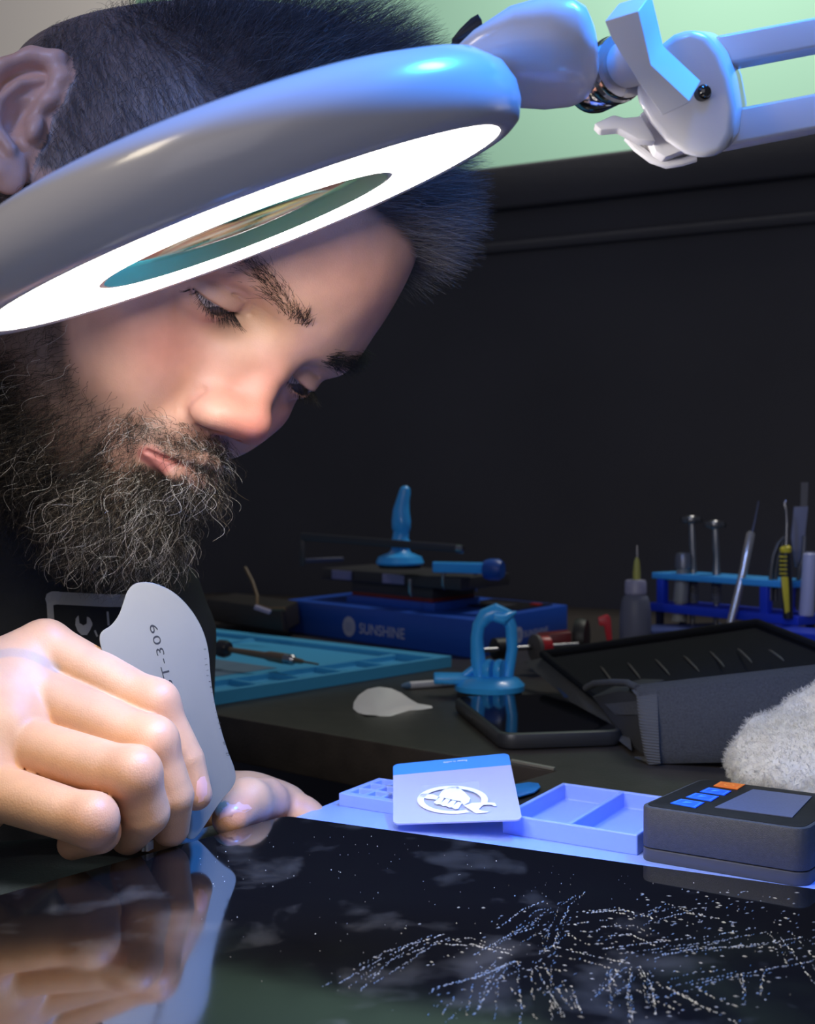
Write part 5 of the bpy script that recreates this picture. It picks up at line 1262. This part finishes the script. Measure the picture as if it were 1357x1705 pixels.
# ---- nails and tattoo as thin plates on the hand
def skin_d(x, y, d0=38): return march(lambda P: body(P), x, y, d0, 70)
def plate(name, poly, m, lift=.045, d0=38):
    cx_, cy_ = np.mean(poly, 0); n_ = len(poly)
    rim = [at(x, y, skin_d(x, y, d0) - lift * .3) for x, y in poly]; mid = [at(cx_ + (x - cx_) * .55, cy_ + (y - cy_) * .55, skin_d(cx_ + (x - cx_) * .55, cy_ + (y - cy_) * .55, d0) - lift) for x, y in poly]
    return MB().add(rim + mid + [at(cx_, cy_, skin_d(cx_, cy_, d0) - lift)], [(i, (i + 1) % n_, n_ + (i + 1) % n_, n_ + i) for i in range(n_)] + [(n_ + i, n_ + (i + 1) % n_, 2 * n_) for i in range(n_)]).build(name, m, person, smooth=True, auto=80)
M_nail = mat('nail', (.70, .38, .33), .28, spec=.6)
plate('fingernail', [(328, 1301), (334, 1294), (341, 1292), (345, 1304), (345, 1322), (338, 1334), (330, 1337), (326, 1322)], M_nail)
plate('thumbnail', [(353, 1357), (362, 1344), (378, 1336), (398, 1335), (414, 1340), (420, 1346), (408, 1353), (386, 1360), (364, 1366)], M_nail)

# ------------------------------------------------------------------ the steel scraper
M_st = mat('brushed_steel', (.25, .243, .22), .48, metal=.6, var=.05, vscale=40)
TP = [(240, 968), (262, 972), (290, 985), (318, 1013), (338, 1047), (348, 1083), (350, 1120), (356, 1165), (366, 1207), (378, 1247), (390, 1276), (394, 1296), (387, 1312), (374, 1326), (359, 1346), (344, 1371), (328, 1394), (317, 1399), (304, 1390), (285, 1350), (240, 1250), (190, 1150), (168, 1078), (165, 1060), (170, 1050), (185, 1042), (198, 1025), (205, 1005), (211, 985), (222, 972)]
d1_, d2_, d3_ = 48.7, 50.3, 50.6                               # at the tip, the right corner and the top
Am = np.array([[318, 1398, 1], [393, 1290, 1], [240, 970, 1.]]); ds = np.linalg.solve(Am, [1 / d1_, 1 / d2_, 1 / d3_])
def tpt(x, y): return at(x, y, 1 / (ds @ [x, y, 1]))
scr = thing('steel_scraper', tpt(318, 1398), 'curved stainless steel scraper card gripped in the right hand', 'scraper')
tc0, tcx, tcy = tpt(240, 1100), tpt(300, 1100), tpt(240, 1000)
sn_ = unit(np.cross(tcx - tc0, tcy - tc0)); sn_ = sn_ if sn_[1] < 0 else -sn_
def smooth_poly(pts, it=2):
    for _ in range(it):
        o = []
        for i in range(len(pts)):
            a, b = np.array(pts[i], float), np.array(pts[(i + 1) % len(pts)], float)
            o += [a * .75 + b * .25, a * .25 + b * .75]
        pts = o
    return pts
MB().prism([tpt(x, y) for x, y in smooth_poly(TP)], -sn_ * .05).build('blade', M_st, scr, smooth=False, bevel=.015)
M_ink = mat('engraving', (.01, .01, .012), .6)
e_a, e_b = tpt(283, 1147), tpt(254, 1040)
txu = unit(e_b - e_a); txv = unit(tpt(251, 1043) - tpt(263, 1040)); txv = unit(txv - txu * (txu @ txv))
hh = np.linalg.norm(tpt(249, 1043) - tpt(261, 1039))
if np.cross(txu, txv) @ sn_ < 0: pass
text_on('engraved_number', 'ST-309', e_a + txu * .0 - txv * hh * .5, txu, txv, hh, M_ink, scr, ex=.012, spacing=1.15, fit=np.linalg.norm(e_b - e_a))
for s_, (x, y) in zip('0121740112103', ((341, 1080), (342, 1096), (343, 1106), (345, 1115), (346, 1124), (349, 1134), (351, 1143), (353, 1152), (356, 1168), (360, 1185), (362, 1194), (365, 1203), (367, 1212))):
    text_on('ruler_digit', s_, tpt(x + 2.4, y + 2), unit(tpt(x - 3, y - 10) - tpt(x, y)), unit(tpt(x - 10, y + 2) - tpt(x, y)), .10, M_ink, scr, ex=.012)
for s_, (x, y) in zip(('10', '12'), ((374, 1238), (379, 1256))):
    text_on('ruler_digit', s_, tpt(x + 3, y + 3), unit(tpt(x - 3, y - 10) - tpt(x, y)), unit(tpt(x - 10, y + 2) - tpt(x, y)), .12, M_ink, scr, ex=.012)

# ---- pile of the fleecy cloth
M_pile = M_hairmat('fleece_pile', [(0, (.50, .485, .45)), (1, (.74, .72, .68))], .8, .2)
cn_ = np.empty(len(cv) * 3, np.float32); cloth.data.vertices.foreach_get('normal', cn_); cn_ = cn_.reshape(-1, 3).astype(float)
n = 26000; i = R_.integers(0, len(cv), n)
D = cn_[i] + R_.normal(size=(n, 3)) * .55
fp = strands('pile', grow(cv[i] + R_.normal(size=(n, 3)) * .05, D, D + G * .3, R_.uniform(.12, .3, n), 5, .03, .4), taper(5, .008), R_.random(n), M_pile, cloth)
fp['kind'] = 'stuff'
